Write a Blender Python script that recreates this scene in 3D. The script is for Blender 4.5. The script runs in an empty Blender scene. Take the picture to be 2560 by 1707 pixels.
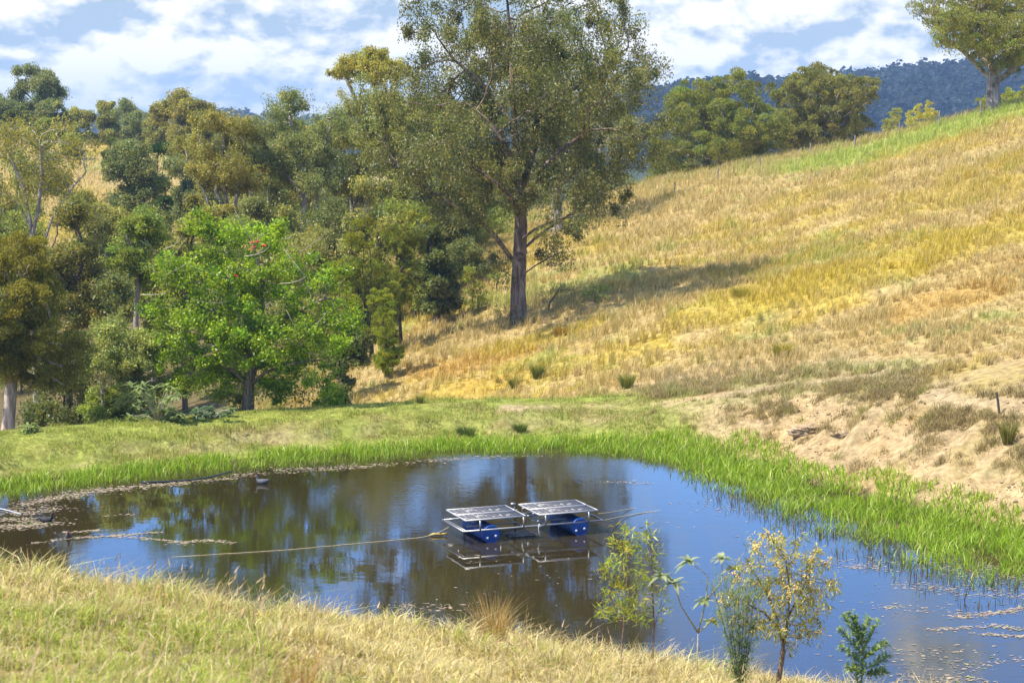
import bpy, math, random
import numpy as np
from mathutils import Vector, Matrix

S = bpy.context.scene
COL = S.collection
R = math.radians

# ------------------------------------------------------------------ camera
FPX = 1900.0                      # focal length in pixels of the 1024 wide frame
CAMZ = 12.3
PITCH = math.atan(211.0 / FPX)
cam = bpy.data.cameras.new('camera')
cam.lens = FPX / 1024 * 36.0
cam.sensor_width = 36.0
cam.clip_start = 0.3
cam.clip_end = 9000
cam.dof.use_dof = True
cam.dof.focus_distance = 75
cam.dof.aperture_fstop = 3.8
camo = bpy.data.objects.new('camera', cam)
camo.location = (0, 0, CAMZ)
camo.rotation_euler = (math.pi / 2 - PITCH, 0, 0)
COL.objects.link(camo)
S.camera = camo

# ------------------------------------------------------------------ world: sky with cloud layer
SUN_EL = R(56)
SKY_STRENGTH = 0.15
SKY_TINT = (0.60, 0.92, 1.38)
CLOUD_DARK = (0.25, 0.325, 0.41); CLOUD_LIT = (0.60, 0.60, 0.60); CLOUD_LOW = (0.25, 0.34, 0.44); STRATUS = (0.15, 0.25, 0.37)
world = bpy.data.worlds.new('World')
S.world = world
world.use_nodes = True
NT = world.node_tree
NT.nodes.clear()

def nd(t, kind, **kw):
    n = t.nodes.new(kind)
    for k, v in kw.items():
        setattr(n, k, v)
    return n

def mth(t, op, a, b=None, c=None, clamp=False):
    n = t.nodes.new('ShaderNodeMath')
    n.operation = op
    n.use_clamp = clamp
    for i, v in enumerate((a, b, c)):
        if v is None:
            continue
        if isinstance(v, (int, float)):
            n.inputs[i].default_value = v
        else:
            t.links.new(v, n.inputs[i])
    return n.outputs[0]

def comb(t, x, y, z):
    n = t.nodes.new('ShaderNodeCombineXYZ')
    for i, v in enumerate((x, y, z)):
        if isinstance(v, (int, float)):
            n.inputs[i].default_value = v
        else:
            t.links.new(v, n.inputs[i])
    return n.outputs[0]

def noise(t, vec, scale, detail=6, rough=0.55, dist=0.0):
    n = t.nodes.new('ShaderNodeTexNoise')
    n.inputs['Scale'].default_value = scale
    n.inputs['Detail'].default_value = detail
    n.inputs['Roughness'].default_value = rough
    n.inputs['Distortion'].default_value = dist
    if vec is not None:
        t.links.new(vec, n.inputs['Vector'])
    return n.outputs['Fac']

def smooth(t, v, a, b):
    n = t.nodes.new('ShaderNodeMapRange')
    n.interpolation_type = 'SMOOTHSTEP'
    n.inputs['From Min'].default_value = a
    n.inputs['From Max'].default_value = b
    t.links.new(v, n.inputs['Value'])
    return n.outputs['Result']

def mix(t, fac, a, b, blend='MIX'):
    n = t.nodes.new('ShaderNodeMix')
    n.data_type = 'RGBA'
    n.blend_type = blend
    n.clamp_factor = True
    if isinstance(fac, (int, float)):
        n.inputs[0].default_value = fac
    else:
        t.links.new(fac, n.inputs[0])
    for i, v in ((6, a), (7, b)):
        if isinstance(v, (tuple, list)):
            n.inputs[i].default_value = tuple(v)[:3] + (1,)
        else:
            t.links.new(v, n.inputs[i])
    return n.outputs[2]

def world_nodes(t):
    sky = nd(t, 'ShaderNodeTexSky')
    sky.sky_type = 'NISHITA'
    sky.sun_disc = False
    sky.sun_elevation = SUN_EL
    sky.sun_rotation = R(-112)
    sky.altitude = 100
    sky.air_density = 1.0
    sky.dust_density = 0.5
    sky.ozone_density = 2.5
    base = mix(t, 1.0, sky.outputs[0], tuple(SKY_STRENGTH * v for v in SKY_TINT), 'MULTIPLY')
    tc = nd(t, 'ShaderNodeTexCoord')
    sep = nd(t, 'ShaderNodeSeparateXYZ')
    t.links.new(tc.outputs['Generated'], sep.inputs[0])
    az = mth(t, 'ARCTAN2', sep.outputs[0], sep.outputs[1])
    el = mth(t, 'ARCSINE', sep.outputs[2])
    # lower clouds look flatter: stretch the elevation axis towards the horizon
    elw = mth(t, 'POWER', mth(t, 'MAXIMUM', mth(t, 'ADD', el, 0.03), 0.001), 0.62)
    u = mth(t, 'MULTIPLY', az, 1.0)
    v = mth(t, 'MULTIPLY', elw, 0.95)
    vec = comb(t, u, v, 0.37)
    vec_up = comb(t, mth(t, 'ADD', u, -0.004), mth(t, 'ADD', v, 0.011), 0.37)
    vbig = comb(t, mth(t, 'MULTIPLY', u, 0.5), mth(t, 'MULTIPLY', v, 1.25), 4.27)
    wisp = comb(t, mth(t, 'MULTIPLY', u, 0.28), v, 7.7)
    d0 = noise(t, vec, 21, 10, 0.56, 0.1)
    d1 = noise(t, vec_up, 21, 4, 0.56, 0.1)
    big = noise(t, vbig, 14, 4, 0.5)
    flat = noise(t, wisp, 40, 6, 0.55)
    cov = mth(t, 'ADD', mth(t, 'MULTIPLY', d0, 0.55), mth(t, 'MULTIPLY', big, 0.45))
    # open blue above about eight degrees
    thin = smooth(t, el, 0.085, 0.145)
    cov = mth(t, 'SUBTRACT', cov, mth(t, 'MULTIPLY', thin, 0.30))
    # broken cloud added overhead, out of view, to lift the ambient light
    cov = mth(t, 'ADD', cov, mth(t, 'MULTIPLY', smooth(t, el, 0.45, 0.75), 0.16))
    fac = smooth(t, cov, 0.22, 0.36)
    lit = mth(t, 'ADD', mth(t, 'MULTIPLY', mth(t, 'SUBTRACT', d0, d1), 6.0),
              mth(t, 'ADD', mth(t, 'MULTIPLY', mth(t, 'SUBTRACT', cov, 0.47), 3.0),
                  mth(t, 'ADD', mth(t, 'MULTIPLY', mth(t, 'SUBTRACT', flat, 0.5), 1.7), 0.60)), clamp=True)
    ccol = mix(t, lit, CLOUD_DARK, CLOUD_LIT)
    low = smooth(t, el, 0.040, 0.0)
    ccol = mix(t, mth(t, 'MULTIPLY', low, 0.6), ccol, CLOUD_LOW)
    base = mix(t, mth(t, 'MULTIPLY', smooth(t, el, 0.15, 0.07), 0.88), base, STRATUS)
    col = mix(t, fac, base, ccol)
    bg = nd(t, 'ShaderNodeBackground')
    bg.inputs['Strength'].default_value = 1.0
    t.links.new(col, bg.inputs['Color'])
    out = nd(t, 'ShaderNodeOutputWorld')
    t.links.new(bg.outputs[0], out.inputs['Surface'])
world_nodes(NT)

# ------------------------------------------------------------------ sun, from the left
sun = bpy.data.lights.new('sun', 'SUN')
sun.energy = 4.3
sun.angle = R(0.53)
sun.color = (1.0, 0.94, 0.84)
suno = bpy.data.objects.new('sun', sun)
to_sun = Vector((-math.cos(SUN_EL) * 0.927, -math.cos(SUN_EL) * 0.375, math.sin(SUN_EL)))
suno.rotation_euler = to_sun.to_track_quat('Z', 'Y').to_euler()
suno.location = (-60, 0, 80)
COL.objects.link(suno)

# ------------------------------------------------------------------ exposure and sampling
S.view_settings.view_transform = 'Standard'
S.view_settings.look = 'None'
S.view_settings.exposure = 1.0
S.view_settings.gamma = 1.0
S.cycles.max_bounces = 7
S.cycles.diffuse_bounces = 3
S.cycles.glossy_bounces = 3
S.cycles.transmission_bounces = 3
S.cycles.volume_bounces = 0
S.cycles.transparent_max_bounces = 6
S.cycles.caustics_reflective = False
S.cycles.caustics_refractive = False
S.cycles.sample_clamp_indirect = 4.0
S.cycles.use_denoising = True

# ------------------------------------------------------------------ helpers
def vhash(ix, iy, seed):
    h = (ix.astype(np.int64) * 374761393 + iy.astype(np.int64) * 668265263 + seed * 1442695041) & 0xFFFFFFFF
    h = ((h ^ (h >> 13)) * 1274126177) & 0xFFFFFFFF
    h = (h ^ (h >> 16)) & 0xFFFFFFFF
    return h / 4294967295.0

def vn(x, y, seed=0):
    ix = np.floor(x); iy = np.floor(y)
    fx = x - ix; fy = y - iy
    fx = fx * fx * (3 - 2 * fx); fy = fy * fy * (3 - 2 * fy)
    a = vhash(ix, iy, seed); b = vhash(ix + 1, iy, seed)
    c = vhash(ix, iy + 1, seed); d = vhash(ix + 1, iy + 1, seed)
    return (a * (1 - fx) + b * fx) * (1 - fy) + (c * (1 - fx) + d * fx) * fy

def fbm(x, y, seed=0, octs=4, gain=0.5):
    s = 0; amp = 1; tot = 0
    for o in range(octs):
        s = s + amp * vn(x * 2 ** o + 13.7 * o, y * 2 ** o - 7.3 * o, seed + o * 17)
        tot += amp; amp *= gain
    return s / tot

def sstep(v, a, b):
    t = np.clip((v - a) / (b - a), 0, 1)
    return t * t * (3 - 2 * t)

def smax(a, b, k):
    return 0.5 * (a + b + np.sqrt((a - b) ** 2 + k * k))

def smin(a, b, k):
    return 0.5 * (a + b - np.sqrt((a - b) ** 2 + k * k))

CP, SP = math.cos(PITCH), math.sin(PITCH)
def ray(px, py):
    a = (px - 512) / FPX; b = (341 - py) / FPX
    return np.array([a, CP + b * SP, -SP + b * CP])

def at(px, py, y):
    """point seen at pixel (px, py) of the 1024 wide photo, y metres ahead"""
    r = ray(px, py)
    return np.array([0, 0, CAMZ]) + r * (y / r[1])

def atz(px, py, z):
    r = ray(px, py)
    return np.array([0, 0, CAMZ]) + r * ((z - CAMZ) / r[2])

# ------------------------------------------------------------------ terrain
shore_px = [(-60, 492), (0, 486), (131, 470), (305, 455), (453, 445), (566, 443), (660, 446), (740, 461), (827, 487), (936, 514), (1024, 537)]
shore = [tuple(atz(a, b, 0)[:2]) for a, b in shore_px]
shore = [(-34, 40.0 + 6), (-27, 58)] + shore[1:] + [(22, 54.5), (30, 52), (34, 46)]
near = [(x, 38.9 - 0.2 * x) for x in np.linspace(34, -34, 24)]
POND = np.array(shore + near)

def pond_sd(x, y):
    """signed distance to the pond outline, positive outside"""
    shp = x.shape
    x = x.ravel(); y = y.ravel()
    best = np.full(x.shape, 1e9); inside = np.zeros(x.shape, bool)
    n = len(POND)
    for i in range(n):
        ax, ay = POND[i]; bx, by = POND[(i + 1) % n]
        dx, dy = bx - ax, by - ay
        t = np.clip(((x - ax) * dx + (y - ay) * dy) / (dx * dx + dy * dy), 0, 1)
        best = np.minimum(best, (x - ax - t * dx) ** 2 + (y - ay - t * dy) ** 2)
        if ay != by:
            c = ((ay > y) != (by > y)) & (x < (bx - ax) * (y - ay) / (by - ay) + ax)
            inside ^= c
    d = np.sqrt(best)
    return np.where(inside, -d, d).reshape(shp)

def tz(x, y):
    x = np.asarray(x, float); y = np.asarray(y, float)
    x, y = np.broadcast_arrays(x, y)
    sd = pond_sd(x, y)
    # hillside on the right, tilted down into the gully on the left
    hx = np.clip(x, -60, 70)
    und = (fbm(x / 14, y / 14, 3, 3) - 0.5) * 1.3 + (fbm(x / 3.2, y / 3.2, 8, 2) - 0.5) * 0.28
    hill = 1.3 + 0.229 * (hx - 0.4) + 0.051 * (y - 110) + und * sstep(y, 72, 90)
    yb = 176 - 0.12 * (x - 12)
    hill = hill - 0.34 * (smax(y - yb, 0 * y, 6) - 1.0) * (y > 90)
    hill = np.maximum(hill, -30)
    gully = -6.5 + 0.01 * (y - 90)
    yf = np.minimum(y, 245)
    far = 10.6 + 0.115 * (yf - 245) - 0.05 * (x + 59) - 0.22 * np.maximum(x + 32, 0) - 0.12 * np.maximum(y - 245, 0) + und
    far = np.clip(far, -30, 16)
    z = smax(smax(hill, gully - 26 * sstep(y, 190, 420), 2.0), far, 2.0)
    # dam wall round the far-left side of the pond
    crest = 0.95 + 0.12 * (fbm(x / 5, y / 5, 21, 2) - 0.5)
    ledge = sstep(sd + (fbm(x / 1.3, y / 1.3, 27, 3) - 0.5) * 2.6, 1.75, 2.15)
    dam = np.minimum(crest, 0.10 * sd + 0.34 * ledge + 0.10 * np.maximum(sd - 2, 0)) - 0.42 * np.maximum(sd - 6.0, 0)
    dam = np.where(y < 44, -8, dam)
    z = smax(z, np.maximum(dam, -8), 0.35)
    # cut bank round the right side
    nb = (fbm(x / 1.6, y / 1.6, 31, 3) - 0.5)
    cut = 0.50 * sd + 0.05 + (nb * 0.6 + (fbm((x * .8 - y * .6) / .7, (x * .6 + y * .8) / 2.4, 33, 3) - .5) * 0.7) * sstep(sd, 0.2, 2.0) * sstep(x, 4, 9)
    z = smin(z, cut, 0.25)
    # near bank, the photographer's side
    nearp = 10.28 - 0.174 * np.clip(x, -40, 40) - 0.192 * y + (fbm(x / 2.5, y / 2.5, 41, 3) - 0.5) * 0.35
    bank = 0.42 * (38.9 - y - 0.2 * x)
    nz = smin(nearp, bank, 0.7)
    w = sstep(y, 42, 50)
    z = nz * (1 - w) + z * w
    z = np.where(sd < 0, np.maximum(0.42 * sd, -1.6), z)
    return z

def ground_hit(px, py, y0=9.0, y1=400.0):
    ys = np.concatenate([np.arange(y0, 120, 0.1), np.arange(120, y1, 0.3)])
    r = ray(px, py)
    k = ys / r[1]
    X = r[0] * k; Z = CAMZ + r[2] * k
    g = np.maximum(tz(X, ys), 0.0)
    i = np.argmax(Z <= g)
    if Z[i] > g[i]:
        i = len(ys) - 1
    return np.array([X[i], ys[i], g[i]])

def on(px, y):
    x = (px - 512) / FPX * y / CP
    return np.array([x, y, float(tz(np.array([x]), np.array([y]))[0])])

# ------------------------------------------------------------------ mesh building
def mesh_obj(name, V, F, mat, parent=None, col=None, smooth=False, loc=None):
    """V (n,3), F list of (m,k) index arrays"""
    if not isinstance(F, (list, tuple)):
        F = [F]
    F = [f for f in F if len(f)]
    me = bpy.data.meshes.new(name)
    V = np.ascontiguousarray(V, np.float32)
    me.vertices.add(len(V))
    me.vertices.foreach_set('co', V.ravel())
    lv = np.concatenate([f.ravel() for f in F]).astype(np.int32)
    sz = np.concatenate([np.full(len(f), f.shape[1]) for f in F])
    st = np.concatenate([[0], np.cumsum(sz)[:-1]]).astype(np.int32)
    me.loops.add(len(lv))
    me.loops.foreach_set('vertex_index', lv)
    me.polygons.add(len(sz))
    me.polygons.foreach_set('loop_start', st)
    if smooth:
        me.polygons.foreach_set('use_smooth', np.ones(len(sz), bool))
    if col is not None:
        ca = me.color_attributes.new('Col', 'FLOAT_COLOR', 'POINT')
        c4 = np.ones((len(V), 4), np.float32); c4[:, :3] = col
        ca.data.foreach_set('color', c4.ravel())
    me.update(calc_edges=True)
    if mat is not None:
        me.materials.append(mat)
    o = bpy.data.objects.new(name, me)
    COL.objects.link(o)
    if parent is not None:
        o.parent = parent
    if loc is not None:
        o.location = loc
    return o

def thing(name, label, cat, loc, group=None):
    o = bpy.data.objects.new(name, None)
    o.empty_display_size = 0.2
    COL.objects.link(o)
    o.location = [float(v) for v in loc]
    o['label'] = label; o['category'] = cat
    if group:
        o['group'] = group
    return o

def tag(o, label, cat, group=None, kind=None):
    o['label'] = label; o['category'] = cat
    if group:
        o['group'] = group
    if kind:
        o['kind'] = kind
    return o

def tubes(P0, P1, R0, R1, D0=None, D1=None, n=6):
    """frustums between point pairs; returns V, F(quads)"""
    P0 = np.asarray(P0, float); P1 = np.asarray(P1, float)
    d = P1 - P0
    d /= np.maximum(np.linalg.norm(d, axis=1, keepdims=True), 1e-9)
    D0 = d if D0 is None else D0
    D1 = d if D1 is None else D1
    def ring(P, Dn, Rr):
        ref = np.tile(np.array([0.31, 0.87, 0.38]), (len(P), 1))
        u = np.cross(Dn, ref); u /= np.maximum(np.linalg.norm(u, axis=1, keepdims=True), 1e-9)
        w = np.cross(Dn, u)
        a = np.arange(n) * 2 * np.pi / n
        return P[:, None, :] + Rr[:, None, None] * (u[:, None, :] * np.cos(a)[None, :, None] + w[:, None, :] * np.sin(a)[None, :, None])
    V = np.stack([ring(P0, D0, np.asarray(R0, float)), ring(P1, D1, np.asarray(R1, float))], 1).reshape(-1, 3)
    b = np.arange(len(P0))[:, None] * 2 * n
    k = np.arange(n); k2 = (k + 1) % n
    F = np.stack([b + k, b + k2, b + n + k2, b + n + k], 2).reshape(-1, 4)
    return V, F

class MB:
    """collects boxes, bars and tubes into one mesh"""
    def __init__(s):
        s.V = []; s.F = []; s.n = 0
    def add(s, V, F):
        V = np.asarray(V, float); F = [np.asarray(f) + s.n for f in (F if isinstance(F, list) else [F])]
        s.V.append(V); s.F += F; s.n += len(V)
    def box(s, c, h, M=None):
        v = np.array([[i, j, k] for i in (-1, 1) for j in (-1, 1) for k in (-1, 1)], float) * np.asarray(h)
        if M is not None:
            v = v @ np.asarray(M).T
        s.add(v + np.asarray(c), np.array([[0, 1, 3, 2], [4, 6, 7, 5], [0, 4, 5, 1], [2, 3, 7, 6], [0, 2, 6, 4], [1, 5, 7, 3]]))
    def bar(s, a, b, w, h=None, up=(0, 0, 1)):
        a = np.asarray(a, float); b = np.asarray(b, float); h = w if h is None else h
        d = b - a; L = np.linalg.norm(d); d /= L
        u = np.cross(up, d); nu = np.linalg.norm(u)
        if nu < 1e-4:
            u = np.array([1.0, 0, 0])
        else:
            u /= nu
        w2 = np.cross(d, u)
        s.box((a + b) / 2, (L / 2, w / 2, h / 2), np.stack([d, u, w2], 1))
    def tube(s, pts, r, n=8, caps=True):
        pts = np.asarray(pts, float); m = len(pts)
        r = np.full(m, r) if np.isscalar(r) else np.asarray(r, float)
        d = np.gradient(pts, axis=0); d /= np.maximum(np.linalg.norm(d, axis=1, keepdims=True), 1e-9)
        ref = np.array([0.31, 0.47, 0.82])
        if abs(d[0] @ ref) > 0.95:
            ref = np.array([0.9, -0.3, 0.1])
        u = np.cross(d, ref); u /= np.linalg.norm(u, axis=1, keepdims=True); w = np.cross(d, u)
        a = np.arange(n) * 2 * np.pi / n
        V = (pts[:, None] + r[:, None, None] * (u[:, None] * np.cos(a)[None, :, None] + w[:, None] * np.sin(a)[None, :, None])).reshape(-1, 3)
        k = np.arange(n); k2 = (k + 1) % n
        F = np.concatenate([np.stack([i * n + k, i * n + k2, (i + 1) * n + k2, (i + 1) * n + k], 1) for i in range(m - 1)])
        fl = [F]
        if caps:
            fl += [k[::-1][None, :], ((m - 1) * n + k)[None, :]]
        s.add(V, fl)
    def build(s, name, mat, parent=None, smooth=False, loc=None):
        return mesh_obj(name, np.concatenate(s.V), s.F, mat, parent, None, smooth, loc)

# ------------------------------------------------------------------ materials
def mat_new(name):
    m = bpy.data.materials.new(name)
    m.use_nodes = True
    t = m.node_tree
    b = t.nodes['Principled BSDF']
    return m, t, b

def simple(name, col, rough=0.6, metal=0.0, var=0.15, scale=8.0, spec=0.5):
    m, t, b = mat_new(name)
    tc = nd(t, 'ShaderNodeTexCoord')
    f = noise(t, tc.outputs['Object'], scale, 5, 0.6)
    c = mix(t, smooth(t, f, 0.3, 0.7), [v * (1 - var) for v in col], [min(1, v * (1 + var)) for v in col])
    t.links.new(c, b.inputs['Base Color'])
    b.inputs['Roughness'].default_value = rough
    b.inputs['Metallic'].default_value = metal
    b.inputs['Specular IOR Level'].default_value = spec
    return m

def leafmat(name, transl=0.35, rough=0.42, spec=0.4, warm=1.0):
    """foliage: colour comes with each leaf, part of the light passes through"""
    m, t, b = mat_new(name)
    a = nd(t, 'ShaderNodeAttribute'); a.attribute_name = 'Col'
    t.links.new(a.outputs['Color'], b.inputs['Base Color'])
    b.inputs['Roughness'].default_value = rough
    b.inputs['Specular IOR Level'].default_value = spec
    tr = nd(t, 'ShaderNodeBsdfTranslucent')
    tcol = mix(t, 1.0, a.outputs['Color'], (1.15, 1.2, 0.55), 'MULTIPLY')
    t.links.new(tcol, tr.inputs['Color'])
    ms = nd(t, 'ShaderNodeMixShader')
    ms.inputs[0].default_value = transl
    t.links.new(b.outputs[0], ms.inputs[1]); t.links.new(tr.outputs[0], ms.inputs[2])
    t.links.new(ms.outputs[0], t.nodes['Material Output'].inputs['Surface'])
    return m

def barkmat(name, c1, c2, c3=None, sc=3.0):
    m, t, b = mat_new(name)
    tc = nd(t, 'ShaderNodeTexCoord')
    mp = nd(t, 'ShaderNodeMapping')
    mp.inputs['Scale'].default_value = (sc, sc, sc * 0.16)
    t.links.new(tc.outputs['Object'], mp.inputs['Vector'])
    f = noise(t, mp.outputs[0], 2.2, 8, 0.62, 0.4)
    c = mix(t, smooth(t, f, 0.38, 0.62), c1, c2)
    if c3:
        g = noise(t, tc.outputs['Object'], 0.9, 4, 0.6)
        c = mix(t, smooth(t, g, 0.5, 0.66), c, c3)
    t.links.new(c, b.inputs['Base Color'])
    b.inputs['Roughness'].default_value = 0.9
    b.inputs['Specular IOR Level'].default_value = 0.15
    bp = nd(t, 'ShaderNodeBump'); bp.inputs['Strength'].default_value = 0.6; bp.inputs['Distance'].default_value = 0.04
    t.links.new(f, bp.inputs['Height']); t.links.new(bp.outputs[0], b.inputs['Normal'])
    return m

M_LEAF = leafmat('leaf', 0.48, 0.42, 0.4)
M_NEEDLE = leafmat('fine_foliage', 0.48, 0.6, 0.2)
M_GRASS = leafmat('grass_blade', 0.40, 0.6, 0.25)
M_REED = leafmat('reed_blade', 0.38, 0.4, 0.4)
M_BARK_GUM = barkmat('gum_bark', (0.12, 0.082, 0.058), (0.30, 0.225, 0.165), (0.055, 0.038, 0.03), 3)
M_BARK_PALE = barkmat('pale_bark', (0.22, 0.18, 0.145), (0.40, 0.35, 0.30), (0.13, 0.10, 0.08), 3)
M_BARK_CORAL = barkmat('grey_bark', (0.13, 0.095, 0.06), (0.28, 0.23, 0.165), None, 6)
M_BARK_PAPER = barkmat('papery_bark', (0.26, 0.19, 0.14), (0.48, 0.40, 0.33), (0.16, 0.11, 0.085), 3)
M_BARK_DARK = barkmat('dark_bark', (0.05, 0.036, 0.028), (0.13, 0.10, 0.075), None, 4)
M_STEM = barkmat('twig_bark', (0.16, 0.10, 0.06), (0.27, 0.20, 0.13), None, 20)
M_POST = barkmat('weathered_wood', (0.13, 0.11, 0.10), (0.30, 0.27, 0.24), None, 10)

# colour families of the grass (albedo, linear)
STRAW = np.array([0.465, 0.348, 0.138]); GOLD = np.array([0.44, 0.335, 0.032]); ORANGE = np.array([0.44, 0.265, 0.05])
GREEN = np.array([0.17, 0.215, 0.045]); FRESH = np.array([0.31, 0.38, 0.055]); BROWN = np.array([0.34, 0.245, 0.135])
PALE = np.array([0.60, 0.49, 0.27]); SOIL = np.array([0.36, 0.275, 0.155]); CLAY = np.array([0.40, 0.285, 0.145])

def blob(x, y, c, rx, ry, ang=0.0, seed=5):
    """soft irregular patch on the ground"""
    dx = x - c[0]; dy = y - c[1]
    ca, sa = math.cos(ang), math.sin(ang)
    u = (dx * ca + dy * sa) / rx; v = (-dx * sa + dy * ca) / ry
    r = np.sqrt(u * u + v * v) + (fbm(x / 2.2, y / 2.2, seed, 3) - 0.5) * 1.1
    return 1 - sstep(r, 0.65, 1.1)

def pathdist(x, y, pts):
    best = np.full(x.shape, 1e9)
    for (ax, ay), (bx, by) in zip(pts[:-1], pts[1:]):
        dx, dy = bx - ax, by - ay
        t = np.clip(((x - ax) * dx + (y - ay) * dy) / (dx * dx + dy * dy), 0, 1)
        best = np.minimum(best, np.hypot(x - ax - t * dx, y - ay - t * dy))
    return best

TRACK = [tuple(ground_hit(a, b)[:2]) for a, b in ((505, 408), (560, 406), (640, 403), (720, 394), (800, 383), (870, 377))]
TRACK2 = [tuple(ground_hit(a, b)[:2]) for a, b in ((935, 396), (975, 404), (1024, 412))]
TRACK2.append((TRACK2[-1][0] + 8, TRACK2[-1][1] - 3))
_o1 = ground_hit(470, 362); _o2 = ground_hit(520, 345)
_y1 = ground_hit(740, 300); _y2 = ground_hit(860, 275); _y3 = ground_hit(985, 235); _y4 = ground_hit(820, 196); _y5 = ground_hit(950, 300)
_y6 = ground_hit(990, 190); _y7 = ground_hit(560, 350)
_g1 = ground_hit(985, 117); _g2 = ground_hit(850, 156)
_g3 = ground_hit(540, 369)

def land(x, y, sd=None, z=None):
    """what grows where: returns colour mix and grass cover for hillside, dam and banks"""
    if sd is None:
        sd = pond_sd(x, y)
    n1 = fbm(x / 6, y / 6, 51, 4); n2 = fbm(x / 1.7, y / 1.7, 61, 3); n3 = fbm(x / 17, y / 17, 71, 3)
    n4 = fbm(x / 0.7, y / 0.7, 81, 2)
    # streaks that run up the slope
    st = fbm((x * 0.9 - y * 0.25) / 11, (y * 0.9 + x * 0.25) / 4.5, 91, 4)
    c = STRAW[None] * (0.85 + 0.3 * n2.ravel()[:, None])
    def put(c, col, w):
        w = np.clip(w.ravel(), 0, 1)[:, None]
        return c * (1 - w) + col[None] * w
    c = put(c, BROWN, sstep(n2 * 0.7 + n4 * 0.3, 0.53, 0.68) * 0.5)
    c = put(c, GOLD, sstep(st * 0.6 + n2 * 0.2 + n4 * 0.2, 0.52, 0.62) * 0.75)
    c = put(c, GREEN * 1.5, sstep(n2 * 0.55 + n3 * 0.45, 0.51, 0.65) * 0.6)
    c = put(c, ORANGE, sstep(n1 * 0.6 + n4 * 0.4, 0.61, 0.73) * 0.3)
    for (p, rx, ry, an, col, k) in ((_o1, 4.0, 2.6, 0.5, ORANGE, .9), (_o2, 4.2, 2.6, 0.3, GOLD, .85), (_y1, 8, 3.4, 0.75, GOLD, .85),
                                    (_y2, 9, 4.5, 0.7, GOLD, .85), (_y3, 8, 5, 0.6, GOLD, .7), (_y4, 6, 5, 0.5, GOLD, .6),
                                    (_y5, 4, 3, 0.6, ORANGE, .7), (_y6, 7, 7, 0.5, GOLD, .6)):
        c = put(c, col * (0.9 + 0.2 * float(k)), blob(x, y, p, rx, ry, an) * k * (0.55 + 0.6 * n4))
    # greener strip along the top fence and beside the track
    gd = pathdist(x, y, [tuple(_g2[:2]), tuple(_g1[:2]), (_g1[0] + 25, _g1[1] - 2)])
    c = put(c, FRESH, (1 - sstep(gd + (n2 - .5) * 7, 4, 10)) * 0.9)
    td = pathdist(x, y, TRACK)
    c = put(c, FRESH, (1 - sstep(td + (n2 - .5) * 3, 1.2, 3.2)) * 0.75)
    # dam: short turf
    damw = (1 - sstep(sd, 5.5, 9.0)) * (1 - sstep(x + 0.25 * (y - 60), 9.6, 12.2)) * sstep(y, 50, 54)
    turf = FRESH[None] * (0.82 + 0.5 * (n4.ravel()[:, None] - 0.5))
    tb = np.clip(sstep(n2, 0.54, 0.72) * 0.45 + (sstep(sd, 0.5, 1.4) - sstep(sd, 2.6, 4.0)) * 0.4 * sstep(n2 + n4, 0.8, 1.2), 0, 1).ravel()[:, None]
    turf = turf * (1 - tb) + (np.array([0.29, 0.25, 0.09]))[None] * tb
    c = c * (1 - damw.ravel()[:, None]) + turf * damw.ravel()[:, None]
    # bare soil: track, cut bank on the right, cattle-trodden edge
    bare = 1 - sstep(td + (n2 - .5) * 1.8 + (n4 - .5) * .8, 0.15, 0.85)
    td2 = pathdist(x, y, TRACK2)
    bare = np.maximum(bare, 1 - sstep(td2 + (n2 - .5) * 1.6, 0.2, 0.9))
    cutw = sstep(x + 0.25 * (y - 60) + (n2 - .5) * 2, 9.8, 12.4) * sstep(y, 47, 51) * (1 - sstep(sd + (n2 - .5) * 5 + (n1 - .5) * 3, 2.1, 4.2)) * (y < 82)
    bare = np.maximum(bare, cutw * (1 - 0.97 * sstep(n4 * .5 + n2 * .5 + 0.10 * sstep(sd, 2, 5), 0.47, 0.57) * sstep(sd, 0.5, 2.2)))
    bz = sstep(x + 0.25 * (y - 60), 9.3, 12.5) * sstep(y, 47, 51) * (1 - sstep(sd + (n2 - .5) * 6, 6, 12)) * (y < 84)
    c = put(c, np.array([0.36, 0.275, 0.175]), bz * 0.6)
    lsd = sd + (fbm(x / 1.3, y / 1.3, 27, 3) - 0.5) * 2.6
    step = sstep(lsd, 1.3, 1.7) * (1 - sstep(lsd, 2.15, 2.35)) * (1 - sstep(x, 7, 10)) * sstep(n2 * .5 + n1 * .5, 0.42, 0.52) * sstep(y, 50, 54)
    bare = np.maximum(bare, step * 0.3)
    return c, np.clip(bare, 0, 1).ravel(), damw.ravel(), cutw.ravel()
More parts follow.
